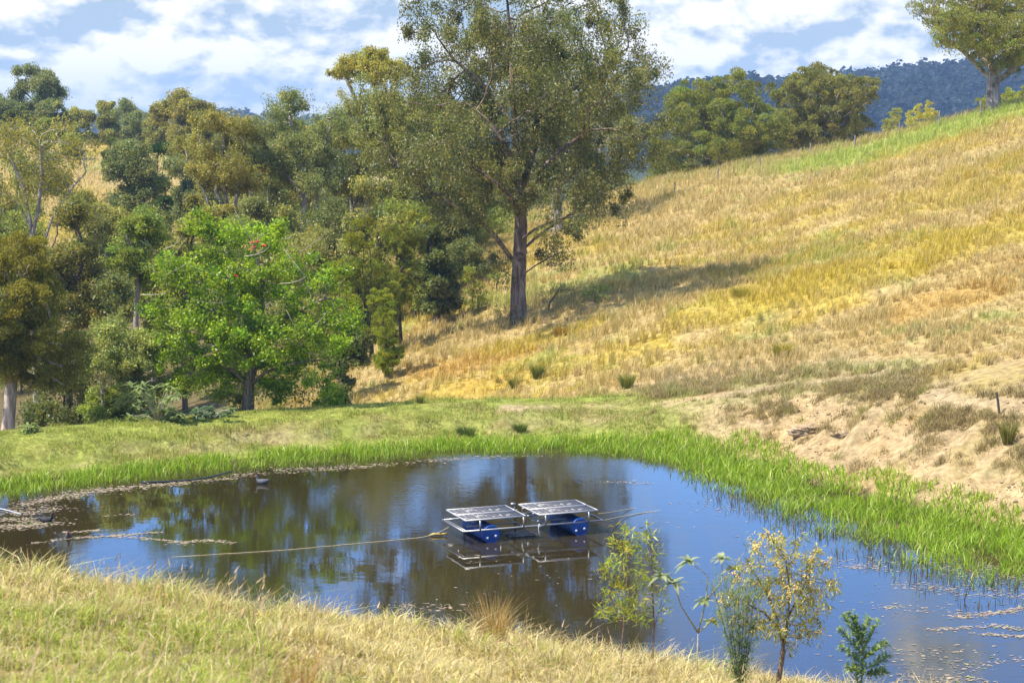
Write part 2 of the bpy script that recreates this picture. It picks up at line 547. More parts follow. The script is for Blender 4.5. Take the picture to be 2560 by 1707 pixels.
# ------------------------------------------------------------------ the ground, one sheet out to the horizon
def ground_build():
    ys = np.concatenate([np.arange(-14, 8, 2.0), np.arange(8, 50, 0.5), np.arange(50, 92, 0.3), np.arange(92, 200, 0.9), np.arange(200, 300, 5),
                         300 * 1.12 ** np.arange(0, 20)])
    xc = np.concatenate([np.arange(0, 24, 0.3), np.arange(24, 70, 1.2), 70 * 1.16 ** np.arange(0, 25)])
    xs = np.concatenate([-xc[::-1][:-1], xc])
    X, Y = np.meshgrid(xs, ys)
    Z = tz(X, Y)
    sd = pond_sd(X, Y)
    c, bare, damw, cutw = land(X, Y, sd)
    n = fbm(X / 0.9, Y / 0.9, 5, 3).ravel()[:, None]
    soil = SOIL[None] * (0.8 + 0.4 * n)
    clay = CLAY[None] * (0.75 + 0.5 * n)
    sc = soil * (1 - cutw[:, None] * 0.75) + clay * cutw[:, None] * 0.75
    under = c * 0.72 + BROWN[None] * 0.18
    col = under * (1 - bare[:, None]) + sc * bare[:, None]
    mud = (sd.ravel() < 0.25)[:, None]
    col = np.where(mud, np.array([[0.10, 0.075, 0.04]]), col)
    # near bank
    nb = (Y.ravel() < 46)[:, None]
    col = np.where(nb & ~mud, STRAW[None] * 0.6, col)
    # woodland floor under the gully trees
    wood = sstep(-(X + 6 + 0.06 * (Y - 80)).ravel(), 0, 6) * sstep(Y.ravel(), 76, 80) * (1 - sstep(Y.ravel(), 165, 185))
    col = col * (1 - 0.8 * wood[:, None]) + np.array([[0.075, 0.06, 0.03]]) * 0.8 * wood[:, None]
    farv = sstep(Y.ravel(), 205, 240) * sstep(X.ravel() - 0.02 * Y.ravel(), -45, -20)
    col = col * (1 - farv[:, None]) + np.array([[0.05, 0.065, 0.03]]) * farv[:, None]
    ny, nx = X.shape
    i = np.arange(ny - 1)[:, None] * nx + np.arange(nx - 1)[None]
    F = np.stack([i, i + 1, i + nx + 1, i + nx], 2).reshape(-1, 4)
    m, t, b = mat_new('ground')
    a = nd(t, 'ShaderNodeAttribute'); a.attribute_name = 'Col'
    tc = nd(t, 'ShaderNodeTexCoord')
    f1 = noise(t, tc.outputs['Object'], 3.5, 8, 0.68)
    f2 = noise(t, tc.outputs['Object'], 0.35, 4, 0.6)
    cc = mix(t, 1.0, a.outputs['Color'], mix(t, smooth(t, f1, 0.3, 0.72), (0.62, 0.60, 0.56), (1.28, 1.28, 1.28)), 'MULTIPLY')
    cc = mix(t, smooth(t, f2, 0.5, 0.75), cc, mix(t, 1.0, cc, (1.06, 0.96, 0.85), 'MULTIPLY'))
    t.links.new(cc, b.inputs['Base Color'])
    b.inputs['Roughness'].default_value = 0.95
    b.inputs['Specular IOR Level'].default_value = 0.1
    bp = nd(t, 'ShaderNodeBump'); bp.inputs['Strength'].default_value = 0.9; bp.inputs['Distance'].default_value = 0.12
    t.links.new(f1, bp.inputs['Height']); t.links.new(bp.outputs[0], b.inputs['Normal'])
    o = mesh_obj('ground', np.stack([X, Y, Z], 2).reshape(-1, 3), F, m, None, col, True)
    tag(o, 'grassy hillside, dam wall and bare earth bank round the pond', 'ground', kind='structure')
ground_build()

# ------------------------------------------------------------------ pond water
def water_build():
    m, t, b = mat_new('pond_water')
    b.inputs['Base Color'].default_value = (0.027, 0.020, 0.007, 1)
    b.inputs['Roughness'].default_value = 0.0
    b.inputs['IOR'].default_value = 1.62
    tc = nd(t, 'ShaderNodeTexCoord')
    mp = nd(t, 'ShaderNodeMapping'); mp.inputs['Scale'].default_value = (1.0, 1.9, 1.0)
    mp.inputs['Rotation'].default_value = (0, 0, R(12))
    t.links.new(tc.outputs['Object'], mp.inputs['Vector'])
    rip = noise(t, mp.outputs[0], 2.6, 4, 0.6)
    swell = noise(t, mp.outputs[0], 0.9, 2, 0.5)
    calm = smooth(t, noise(t, tc.outputs['Object'], 0.11, 3, 0.5), 0.42, 0.62)
    h = mth(t, 'ADD', mth(t, 'MULTIPLY', rip, mth(t, 'ADD', mth(t, 'MULTIPLY', calm, 0.9), 0.15)), mth(t, 'MULTIPLY', swell, 0.6))
    # ring waves spread from where the birds and the platform disturb the water
    ring_h = None
    for (p, amp) in ((atz(388, 489, 0), 0.55), (atz(47, 518, 0), 0.45), (atz(630, 478, 0), 0.3)):
        v = nd(t, 'ShaderNodeVectorMath'); v.operation = 'DISTANCE'
        t.links.new(tc.outputs['Object'], v.inputs[0]); v.inputs[1].default_value = tuple(p)
        d = v.outputs['Value']
        w = mth(t, 'SINE', mth(t, 'MULTIPLY', d, 19.0))
        e = mth(t, 'MULTIPLY', smooth(t, d, 4.2, 0.6), amp * 0.5)
        r = mth(t, 'MULTIPLY', w, e)
        h = mth(t, 'ADD', h, mth(t, 'MULTIPLY', r, 0.35))
    bp = nd(t, 'ShaderNodeBump'); bp.inputs['Strength'].default_value = 1.0; bp.inputs['Distance'].default_value = 0.0034
    t.links.new(h, bp.inputs['Height']); t.links.new(bp.outputs[0], b.inputs['Normal'])
    # water sheet a little larger than the pond so that it meets the banks
    c = POND.mean(0)
    d = POND - c
    P = c + d * (1 + 0.5 / np.linalg.norm(d, axis=1, keepdims=True))
    V = np.column_stack([P, np.zeros(len(P))])
    bm_V = np.vstack([V, [[c[0], c[1], 0]]])
    n = len(P)
    me = bpy.data.meshes.new('water')
    me.from_pydata([tuple(v) for v in V], [], [tuple(range(n))])
    me.update()
    if me.polygons[0].normal.z < 0:
        me.flip_normals()
    me.materials.append(m)
    o = bpy.data.objects.new('water', me)
    COL.objects.link(o)
    tag(o, 'still brown pond water mirroring trees and blue sky', 'water', kind='structure')
water_build()

# ------------------------------------------------------------------ far hills, wooded
def forest_cards(P, rad, hgt, n, rng, cols, cover=0.62):
    """tree crowns of a far wood: P (k,3) crown centres"""
    k = len(P)
    idx = np.repeat(np.arange(k), n)
    th = rng.uniform(0, 2 * np.pi, k * n); cz = rng.uniform(-0.35, 1, k * n)
    sr = np.sqrt(np.maximum(1 - cz * cz, 0))
    rr = rng.uniform(0.75, 1.12, k * n)
    nrm = np.stack([sr * np.cos(th), sr * np.sin(th), cz], 1)
    C = P[idx] + nrm * rr[:, None] * np.stack([rad[idx], rad[idx], hgt[idx]], 1)
    nn = nrm + rng.normal(0, 0.45, nrm.shape); nn /= np.linalg.norm(nn, axis=1, keepdims=True)
    u = np.cross(nn, rng.normal(0, 1, nn.shape)); u /= np.linalg.norm(u, axis=1, keepdims=True); w = np.cross(nn, u)
    s = (rad[idx] * cover * rng.uniform(0.6, 1.3, k * n))[:, None]
    V = np.stack([C - u * s * .6, C + w * s * .5, C + u * s * .6, C - w * s * .5], 1).reshape(-1, 3)
    F = np.arange(k * n * 4).reshape(-1, 4)
    cc = cols[idx] * rng.uniform(0.8, 1.2, (k * n, 1))
    return V, F, np.repeat(cc, 4, 0)

def hills_build():
    rng = np.random.default_rng(5)
    VV = []; FF = []; CC = []; nv = 0
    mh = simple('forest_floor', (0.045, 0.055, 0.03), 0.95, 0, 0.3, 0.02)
    def ridge(name, label, prof, y0, depth, base, ntrees, size):
        """prof: list of (pixel x, pixel y) of the skyline at distance y0"""
        nonlocal nv
        px = np.array([p[0] for p in prof]); py = np.array([p[1] for p in prof])
        top = np.array([at(a, b, y0) for a, b in zip(px, py)])
        xs = np.linspace(top[0, 0], top[-1, 0], 160)
        zt = np.interp(xs, top[:, 0], top[:, 2]) - size * 1.9
        ys = np.linspace(0, 1, 40)
        # front slope rises from the valley floor to the crest, then falls behind
        X = np.tile(xs, (40, 1)); T = np.tile(ys[:, None], (1, 160))
        Y = y0 - depth + T * depth * 1.5
        prof_t = np.where(T < 0.667, np.sin(np.clip(T / 0.667, 0, 1) * np.pi / 2) ** 1.15, 1 - 0.9 * ((T - 0.667) / 0.333) ** 1.6)
        spur = (fbm(X / (size * 22), Y / (size * 40), 11, 4) - 0.5) * (zt.mean() - base) * 0.5 * np.sin(np.clip(T / 0.667, 0, 1) * np.pi)
        Z = base + (zt[None] - base) * prof_t + spur
        i = np.arange(39)[:, None] * 160 + np.arange(159)[None]
        F = np.stack([i, i + 1, i + 161, i + 160], 2).reshape(-1, 4)
        o = mesh_obj(name, np.stack([X, Y, Z], 2).reshape(-1, 3), F, mh, None, None, True)
        tag(o, label, 'hill', kind='structure')
        tt = rng.uniform(0.12, 0.70, ntrees) ; xx = rng.uniform(xs[0], xs[-1], ntrees)
        fi = (xx - xs[0]) / (xs[-1] - xs[0]) * 159; fj = tt * 39
        i0 = fi.astype(int).clip(0, 158); j0 = fj.astype(int).clip(0, 38)
        a = fi - i0; b2 = fj - j0
        zz = (Z[j0, i0] * (1 - a) + Z[j0, i0 + 1] * a) * (1 - b2) + (Z[j0 + 1, i0] * (1 - a) + Z[j0 + 1, i0 + 1] * a) * b2
        rad = size * rng.uniform(0.55, 1.15, ntrees); hg = rad * rng.uniform(0.8, 1.3, ntrees)
        P = np.stack([xx, y0 - depth + tt * depth * 1.5, zz + hg * 0.6], 1)
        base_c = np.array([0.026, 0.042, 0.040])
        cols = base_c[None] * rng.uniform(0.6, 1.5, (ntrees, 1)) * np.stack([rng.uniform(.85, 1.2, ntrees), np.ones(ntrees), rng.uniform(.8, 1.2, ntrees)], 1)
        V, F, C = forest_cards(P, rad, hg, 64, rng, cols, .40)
        VV.append(V); FF.append(F + nv); CC.append(C); nv += len(V)
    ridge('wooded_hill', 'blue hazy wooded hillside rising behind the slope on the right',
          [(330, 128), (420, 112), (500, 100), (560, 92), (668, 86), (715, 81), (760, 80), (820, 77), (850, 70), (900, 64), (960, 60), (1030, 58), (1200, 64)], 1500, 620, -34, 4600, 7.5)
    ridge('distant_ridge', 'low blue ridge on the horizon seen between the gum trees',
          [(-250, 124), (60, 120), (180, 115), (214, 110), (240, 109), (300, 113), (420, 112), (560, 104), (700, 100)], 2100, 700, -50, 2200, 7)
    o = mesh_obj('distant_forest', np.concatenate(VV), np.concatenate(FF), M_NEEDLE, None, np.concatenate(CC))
    tag(o, 'dense forest covering the far blue hills', 'forest', kind='stuff')
hills_build()

# ------------------------------------------------------------------ haze
def haze_build():
    m = bpy.data.materials.new('haze_air'); m.use_nodes = True
    t = m.node_tree; t.nodes.clear()
    v = nd(t, 'ShaderNodeVolumePrincipled')
    v.inputs['Color'].default_value = (0.40, 0.60, 0.95, 1)
    v.inputs['Density'].default_value = 0.00018
    v.inputs['Anisotropy'].default_value = 0.0
    o = nd(t, 'ShaderNodeOutputMaterial')
    t.links.new(v.outputs[0], o.inputs['Volume'])
    b = MB(); b.box((0, 1300, 6), (2900, 1500, 86))
    h = b.build('haze', m)
    tag(h, 'thin blue haze in the air over the valley', 'haze', kind='stuff')
haze_build()
# ------------------------------------------------------------------ trees: branches grown towards points spread through the crown
def grow(seeds, spar, A, D, di, dk, iters, rng, trop=(0, 0, 0.0)):
    mx = len(seeds) + 9000
    P = np.zeros((mx, 3)); par = np.full(mx, -1); nch = np.zeros(mx, int)
    n = len(seeds); P[:n] = seeds; par[:n] = spar
    for p in spar:
        if p >= 0: nch[p] += 1
    A = np.array(A, float)
    d2 = ((A[:, None] - P[None, :n]) ** 2).sum(2)
    ni = d2.argmin(1); nd2 = d2.min(1)
    trop = np.array(trop)
    for it in range(iters):
        if not len(A): break
        act = nd2 < di * di
        if not act.any():
            act = nd2 <= nd2.min() * 1.3
        v = A[act] - P[ni[act]]
        v /= np.maximum(np.linalg.norm(v, axis=1, keepdims=True), 1e-6)
        acc = np.zeros((n, 3)); np.add.at(acc, ni[act], v)
        idx = np.unique(ni[act]); idx = idx[nch[idx] < 4]
        if not len(idx) or n + len(idx) > mx: break
        d = acc[idx]; d /= np.maximum(np.linalg.norm(d, axis=1, keepdims=True), 1e-6)
        d = d + trop + rng.normal(0, 0.17, d.shape); d /= np.linalg.norm(d, axis=1, keepdims=True)
        new = P[idx] + d * D
        m = len(idx)
        P[n:n + m] = new; par[n:n + m] = idx; nch[idx] += 1
        q = ((A[:, None] - new[None]) ** 2).sum(2)
        qi = q.argmin(1); qd = q.min(1)
        b = qd < nd2
        ni[b] = n + qi[b]; nd2[b] = qd[b]; n += m
        keep = nd2 > dk * dk
        A = A[keep]; ni = ni[keep]; nd2 = nd2[keep]
    return P[:n], par[:n]

def limb(pts, D, start=None):
    """polyline resampled about every D"""
    pts = np.asarray(pts, float)
    out = [pts[0]]
    for a, b in zip(pts[:-1], pts[1:]):
        k = max(1, int(round(np.linalg.norm(b - a) / D)))
        out += [a + (b - a) * (i + 1) / k for i in range(k)]
    return np.array(out)

def skeleton_radii(P, par, R0, pw, rmin):
    n = len(P)
    cnt = np.zeros(n); child = np.zeros(n, bool)
    child[par[par >= 0]] = True
    cnt[~child] = 1
    for i in range(n - 1, -1, -1):
        if par[i] >= 0: cnt[par[i]] += cnt[i]
    rt = par < 0
    tot = cnt[rt].max()
    return np.maximum(R0 * (cnt / tot) ** (1 / pw), rmin), cnt, ~child

def branch_mesh(P, par, r, rcut=0.0, flare=None, nbig=7):
    n = len(P)
    i = np.where(par >= 0)[0]; p = par[i]
    d = P[i] - P[p]; d /= np.maximum(np.linalg.norm(d, axis=1, keepdims=True), 1e-9)
    Dn = np.zeros((n, 3)); Dn[i] = d
    root = par < 0
    first = {}
    best = np.zeros(n); main = np.full(n, -1)
    for k, (a, b) in enumerate(zip(i, p)):
        if r[a] > best[b]:
            best[b] = r[a]; main[b] = a
    for b in np.where(root)[0]:
        if main[b] >= 0: Dn[b] = Dn[main[b]]
    # smooth joint direction along the main child
    Ds = Dn.copy()
    ok = main >= 0
    Ds[ok] = Dn[ok] + Dn[main[ok]]
    Ds /= np.maximum(np.linalg.norm(Ds, axis=1, keepdims=True), 1e-9)
    ism = main[p] == i
    D0 = np.where(ism[:, None], Ds[p], d); D1 = Ds[i]
    rr0 = np.where(ism, r[p], r[i] * 1.05); rr1 = r[i]
    Vs = []; Fs = []; nv = 0
    for lo, hi, k in ((0.09, 1e9, nbig + 3), (0.03, 0.09, nbig - 1), (rcut, 0.03, 3)):
        s = (r[i] >= lo) & (r[i] < hi)
        if s.any():
            V, F = tubes(P[p[s]], P[i[s]], rr0[s], rr1[s], D0[s], D1[s], k)
            Vs.append(V); Fs.append(F + nv); nv += len(V)
    return np.concatenate(Vs), np.concatenate(Fs)

def leaf_cloud(T, dirs, per, spread, length, width, rng, mode, cols, colvar=0.2, clump=0.2, flat=1.0, shell=False):
    """leaves round the twig ends T; returns V, F, C"""
    k = len(T); n = k * per
    idx = np.repeat(np.arange(k), per)
    off = rng.normal(0, spread, (n, 3)).clip(-1.7 * spread, 1.7 * spread) * rng.uniform(.45, 1.45, (k, 1))[idx] * 1.0; off[:, 2] *= flat
    if shell:
        # a lump of foliage: leaves sit on the upper side of a small dome
        o = rng.normal(0, 1, (n, 3)); o /= np.linalg.norm(o, axis=1, keepdims=True)
        o[:, 2] = np.where(rng.random(n) < .72, np.abs(o[:, 2]), o[:, 2])
        sz = rng.uniform(.65, 1.35, (k, 1))[idx]
        off = o * spread * sz * (rng.uniform(.55, 1.08, (n, 1)) ** .6 if mode != 'droop' else rng.uniform(.2, 1.25, (n, 1)))
        off[:, 2] *= flat
    C = T[idx] + off
    rd = rng.normal(0, 1, (n, 3)); rd /= np.linalg.norm(rd, axis=1, keepdims=True)
    if mode == 'droop':
        u = rd * 0.75 + np.array([0, 0, -0.75])
    elif mode == 'up':
        u = rd * 0.6 + np.array([0, 0, 0.6]) + dirs[idx] * 0.4
    elif mode == 'out':
        o = off / np.maximum(np.linalg.norm(off, axis=1, keepdims=True), 1e-6)
        u = rd * 0.5 + o * 0.6 + np.array([0, 0, 0.1])
    else:
        u = rd
    u /= np.linalg.norm(u, axis=1, keepdims=True)
    q = rng.normal(0, 1, (n, 3))
    if mode == 'flat':
        q = q * 0.5 + np.array([0, 0, 1.0]); q = np.cross(q, u)
    w = np.cross(u, q); w /= np.maximum(np.linalg.norm(w, axis=1, keepdims=True), 1e-6)
    L = length * rng.uniform(0.6, 1.3, (n, 1)); W = width * rng.uniform(0.7, 1.25, (n, 1))
    nn = np.cross(u, w)
    V = np.stack([C, C + u * L * .45 + w * W * .5 + nn * L * .06, C + u * L, C + u * L * .45 - w * W * .5 + nn * L * .06], 1).reshape(-1, 3)
    F = np.arange(n * 4).reshape(-1, 4)
    cols = np.asarray(cols)
    pick = cols[rng.integers(0, len(cols), n)]
    cl = 1 + rng.normal(0, clump, (k, 1))[idx]
    hue = rng.normal(0, 0.06, (k, 1))[idx]
    cc = pick * np.clip(cl, 0.5, 1.6) * rng.uniform(1 - colvar, 1 + colvar, (n, 1)) * np.concatenate([1 + hue, np.ones_like(hue), 1 - hue], 1)
    return V, F, np.repeat(np.clip(cc * np.array([2.75, 2.6, 1.65]), 0.004, 0.9), 4, 0)

# species: leaf length/width in metres at reference, colours, habit
SPEC = dict(
    gum=dict(mode='droop', col=[(.105, .115, .045), (.135, .135, .058), (.085, .10, .045), (.17, .15, .06)], bark=M_BARK_PALE, mat=M_LEAF, asp=.36, flat=1.2),
    olive=dict(mode='droop', col=[(.125, .112, .036), (.155, .128, .038), (.105, .10, .034), (.085, .088, .034)], bark=M_BARK_PALE, mat=M_LEAF, asp=.38, flat=1.15),
    grey=dict(mode='droop', col=[(.095, .108, .055), (.12, .125, .065), (.075, .09, .048)], bark=M_BARK_PALE, mat=M_LEAF, asp=.36, flat=1.15),
    dark=dict(mode='rand', col=[(.055, .07, .035), (.075, .085, .035), (.095, .095, .04), (.045, .06, .03)], bark=M_BARK_DARK, mat=M_LEAF, asp=.5, flat=.8),
    pine=dict(lump=0.11, mode='up', col=[(.03, .055, .026), (.045, .07, .03), (.06, .085, .03)], bark=M_BARK_DARK, mat=M_NEEDLE, asp=.35, flat=.7),
    wattle=dict(lump=0.055, mode='up', col=[(.105, .115, .022), (.085, .10, .02), (.13, .135, .026)], bark=M_BARK_DARK, mat=M_NEEDLE, asp=.34, flat=.9),
    lush=dict(mode='flat', col=[(.095, .12, .032), (.12, .145, .036), (.075, .10, .03)], bark=M_BARK_DARK, mat=M_LEAF, asp=.5, flat=.55),
    coral=dict(mode='rand', col=[(.078, .125, .010), (.10, .15, .012), (.058, .095, .008), (.14, .175, .016)], bark=M_BARK_CORAL, mat=M_LEAF, asp=.62, flat=.8),
    mela=dict(lump=0.048, mode='up', col=[(.105, .112, .033), (.085, .096, .03), (.13, .13, .038), (.07, .082, .028)], bark=M_BARK_PAPER, mat=M_NEEDLE, asp=.38, flat=.9),
    bottle=dict(lump=0.06, mode='up', col=[(.20, .165, .03), (.15, .13, .03), (.115, .11, .03), (.24, .18, .035)], bark=M_BARK_PAPER, mat=M_NEEDLE, asp=.36, flat=.9),
    sage=dict(mode='flat', col=[(.13, .15, .075), (.11, .125, .06), (.16, .175, .09)], bark=M_STEM, mat=M_LEAF, asp=.45, flat=.6),
    bush=dict(mode='rand', col=[(.10, .125, .035), (.13, .15, .04), (.08, .10, .032)], bark=M_BARK_DARK, mat=M_LEAF, asp=.45, flat=.7),
    dry=dict(mode='rand', col=[(.16, .13, .07), (.12, .10, .05), (.10, .11, .05)], bark=M_STEM, mat=M_LEAF, asp=.4, flat=.8),
)

def ell_points(blobs, n, rng, shell=0.45):
    """points in ellipsoids (cx, cy, cz, rx, ry, rz), more of them towards the outside"""
    vol = np.array([b[3] * b[4] * b[5] for b in blobs]) ** 0.75
    k = rng.choice(len(blobs), n, p=vol / vol.sum())
    B = np.array(blobs)[k]
    d = rng.normal(0, 1, (n, 3)); d /= np.linalg.norm(d, axis=1, keepdims=True)
    r = rng.uniform(0, 1, n) ** shell
    return B[:, :3] + d * r[:, None] * B[:, 3:]

def gum_blobs(x0, x1, z0, z1, rng, nb=11, depth=0.9):
    """separate flattish leaf masses at different heights, the way open gums carry them"""
    cx = (x0 + x1) / 2; w = (x1 - x0) / 2; h = z1 - z0
    out = []
    for i in range(400):
        c = rng.uniform(0, 1) ** 0.8
        a = rng.uniform(-1, 1); b = rng.uniform(-1, 1)
        lim = 1.0 if c < .6 else math.sqrt(max(0, 1 - ((c - .6) / .45) ** 2))
        if a * a + b * b > lim * lim: continue
        r = w * rng.uniform(.17, .36); rz = r * rng.uniform(.5, .8)
        p = (cx + a * (w - r), b * (w - r) * depth, z0 + rz + c * max(h - 2 * rz, .01), r, r, rz)
        if any(((p[0] - q[0]) ** 2 + (p[1] - q[1]) ** 2 * .5) / (r + q[3]) ** 2 + (p[2] - q[2]) ** 2 / (rz + q[5]) ** 2 < .62 for q in out): continue
        out.append(p)
        if len(out) >= nb: break
    zmax = max(o[2] + o[5] for o in out); xmn = min(o[0] - o[3] for o in out); xmx = max(o[0] + o[3] for o in out)
    sx = (x1 - x0) / (xmx - xmn); sz = (z1 - z0) / (zmax - z0)
    return [((o[0] - xmn) * sx + x0, o[1] * sx, z0 + (o[2] - z0) * sz, o[3] * sx, o[4] * sx, o[5] * sz) for o in out]

def dome_blobs(x0, x1, z0, z1, rng, nb=9, size=0.3, depth=0.9, domed=True, top=0.62):
    """a crown as overlapping lumps filling the box x0..x1, z0..z1 (metres, tree frame)"""
    cx = (x0 + x1) / 2; w = (x1 - x0) / 2; h = z1 - z0
    out = []
    for i in range(nb):
        for _ in range(40):
            a = rng.uniform(-1, 1); b = rng.uniform(-1, 1); c = rng.uniform(0, 1)
            lim = math.sqrt(max(0, 1 - ((c - 0.35) / 0.68) ** 2)) if domed else 1
            if a * a + b * b < lim * lim: break
        s = size * rng.uniform(0.75, 1.25)
        rx = w * s * 1.15; rz = min(rx * rng.uniform(0.6, 0.9), h * 0.5)
        out.append((cx + a * (w - rx), b * (w - rx) * depth, z0 + rz + c * max(h - 2 * rz, 0.01), rx, rx, rz))
    # make sure the lumps reach the box sides and the top
    zmax = max(o[2] + o[5] for o in out); xmn = min(o[0] - o[3] for o in out); xmx = max(o[0] + o[3] for o in out)
    sx = (x1 - x0) / (xmx - xmn); sz = (z1 - z0) / (zmax - z0)
    return [((o[0] - xmn) * sx + x0, o[1] * sx, z0 + (o[2] - z0) * sz, o[3] * sx, o[4] * sx, o[5] * sz) for o in out]

TREES = {}
def tree(name, label, cat, sp, base, blobs, R0, stems=None, natt=700, nleaf=26000, leaf=0.14, D=None, spread=1.15, group=None,
         seed=1, pw=2.15, bark=None, rmin=0.008, lump=None, cols=None, rcut=0.0, shell=0.45, trop=(0, 0, .03), inner=0.0, flush=None, asp=None, sprays=True):
    """base: world point; blobs: crown ellipsoids in the tree's own frame; stems: polylines (first point may join an earlier stem)"""
    rng = np.random.default_rng(seed)
    s = SPEC[sp]
    zt = max(b[2] + b[5] for b in blobs); zb = min(b[2] - b[5] for b in blobs)
    xs = max(b[0] + b[3] for b in blobs) - min(b[0] - b[3] for b in blobs)
    size = (xs * xs * max(zt - zb, .3)) ** (1 / 3)
    D = D or size / 26
    if stems is None:
        cx = sum(b[0] for b in blobs) / len(blobs)
        hz = zb + (zt - zb) * 0.35
        stems = [[(0, 0, -0.3), (cx * .15 + rng.normal(0, .1), rng.normal(0, .1), hz * .5), (cx * .6, 0, hz)]]
    P = []; par = []
    for st in stems:
        pts = limb(st, D)
        if P:
            A = np.array(P); dd = np.linalg.norm(A - pts[0], axis=1)
            j = int(dd.argmin())
            if dd[j] < 2.5 * D + 0.35:
                start = j; pts = pts[1:]
            else:
                start = -1
        else:
            start = -1
        for q in pts:
            P.append(q); par.append(start); start = len(P) - 1
    A = ell_points(blobs, natt, rng, shell)
    if s['mode'] == 'droop' and D is not None and sprays:
        # loose sprays reaching beyond the main leaf masses
        A2 = ell_points([b[:3] + tuple(v * 1.4 for v in b[3:]) for b in blobs], natt // 3, rng, .7)
        A2 = A2[(A2[:, 2] < zt + .1) & (A2[:, 2] > zb - .06 * (zt - zb))]
        A = np.concatenate([A, A2])
    P, par = grow(np.array(P), np.array(par), A, D, 9 * D, 2.0 * D, 90, rng, trop)
    r, cnt, tip = skeleton_radii(P, par, R0, pw, rmin)
    # a slight flare at the foot
    r = r * (1 + 0.45 * np.exp(-np.maximum(P[:, 2], 0) / (R0 * 2.2)) * (r > 0.5 * R0))
    root = thing(name, label, cat, base, group)
    V, F = branch_mesh(P, par, r, rcut)
    mesh_obj('trunk', V, F, bark or s['bark'], root, None, True)
    tw = tip | (cnt <= 2) & (rng.random(len(P)) < 0.55)
    T = P[tw]
    pd = P[tw] - P[np.maximum(par[tw], 0)]; pd /= np.maximum(np.linalg.norm(pd, axis=1, keepdims=True), 1e-6)
    if inner:
        more = ell_points(blobs, int(len(T) * inner), rng, 0.8)
        T = np.concatenate([T, more]); pd = np.concatenate([pd, np.tile([[0, 0, 1.0]], (len(more), 1))])
    lump = s.get('lump') if lump is None else lump
    if lump:
        # thin the twig ends out to well spaced lumps
        lr = lump * size
        order = rng.permutation(len(T)); keep = []
        for i in order:
            if all(((T[i] - T[j]) ** 2).sum() > (lr * .8) ** 2 for j in keep[-400:]):
                keep.append(i)
        T = T[keep]; pd = pd[keep]
        per = max(8, int(round(nleaf / len(T))))
        LV, LF, LC = leaf_cloud(T, pd, per, lr, leaf, leaf * (asp or s['asp']), rng, s['mode'], cols or s['col'], flat=s['flat'], shell=True, clump=.13)
    else:
      per = max(1, int(round(nleaf / len(T))))
      LV, LF, LC = leaf_cloud(T + pd * D * .3, pd, per, D * spread, leaf, leaf * (asp or s['asp']), rng, s['mode'], cols or s['col'], flat=s['flat'])
    if flush:
        # fresh golden growth on the topmost shoots
        zz = LV[0::4, 2]; f = sstep(zz + rng.normal(0, size * .07, len(zz)), zb + (zt - zb) * flush[1], zb + (zt - zb) * flush[2])
        nc = np.array(flush[0])[None] * rng.uniform(.7, 1.3, (len(zz), 1))
        f = np.repeat(f * (rng.random(len(zz)) < .85), 4)[:, None]
        LC = LC * (1 - f) + np.repeat(nc, 4, 0) * f
    mesh_obj('crown', LV, LF, s['mat'], root, LC)
    TREES[name + label] = (root, P, par, r, tip)
    return root

def box_tree(name, label, cat, sp, px, y, box, rng_seed, nb=9, size=0.34, R0=0.2, group=None, domed=True, stems_px=None, zbase=None, depth=0.9, skirt=False, **kw):
    """crown given by its box in the photo (x0, y0, x1, y1 pixels) at y metres ahead, foot at pixel column px"""
    rng = np.random.default_rng(rng_seed + 1000)
    base = on(px, y)
    if zbase is not None: base[2] = zbase
    a = at(box[0], box[1], y) - base; b = at(box[2], box[3], y) - base
    if skirt: b[2] = min(b[2], 0.15)
    if sp in ('gum', 'olive', 'grey') and name == 'gum_tree':
        blobs = gum_blobs(a[0], b[0], b[2], a[2], rng, nb, depth)
    else:
        blobs = dome_blobs(a[0], b[0], b[2], a[2], rng, nb, size, depth, domed)
    stems = None
    if stems_px:
        stems = []
        for st in stems_px:
            pts = []
            for i, q in enumerate(st):
                w = at(q[0], q[1], y + (q[2] if len(q) > 2 else 0)) - base
                pts.append(w)
            stems.append(pts)
        stems[0] = [np.array([stems[0][0][0] if abs(stems[0][0][0]) < 1 else 0, 0, -0.3])] + stems[0]
    return tree(name, label, cat, sp, base, blobs, R0, stems, group=group, seed=rng_seed, **kw)
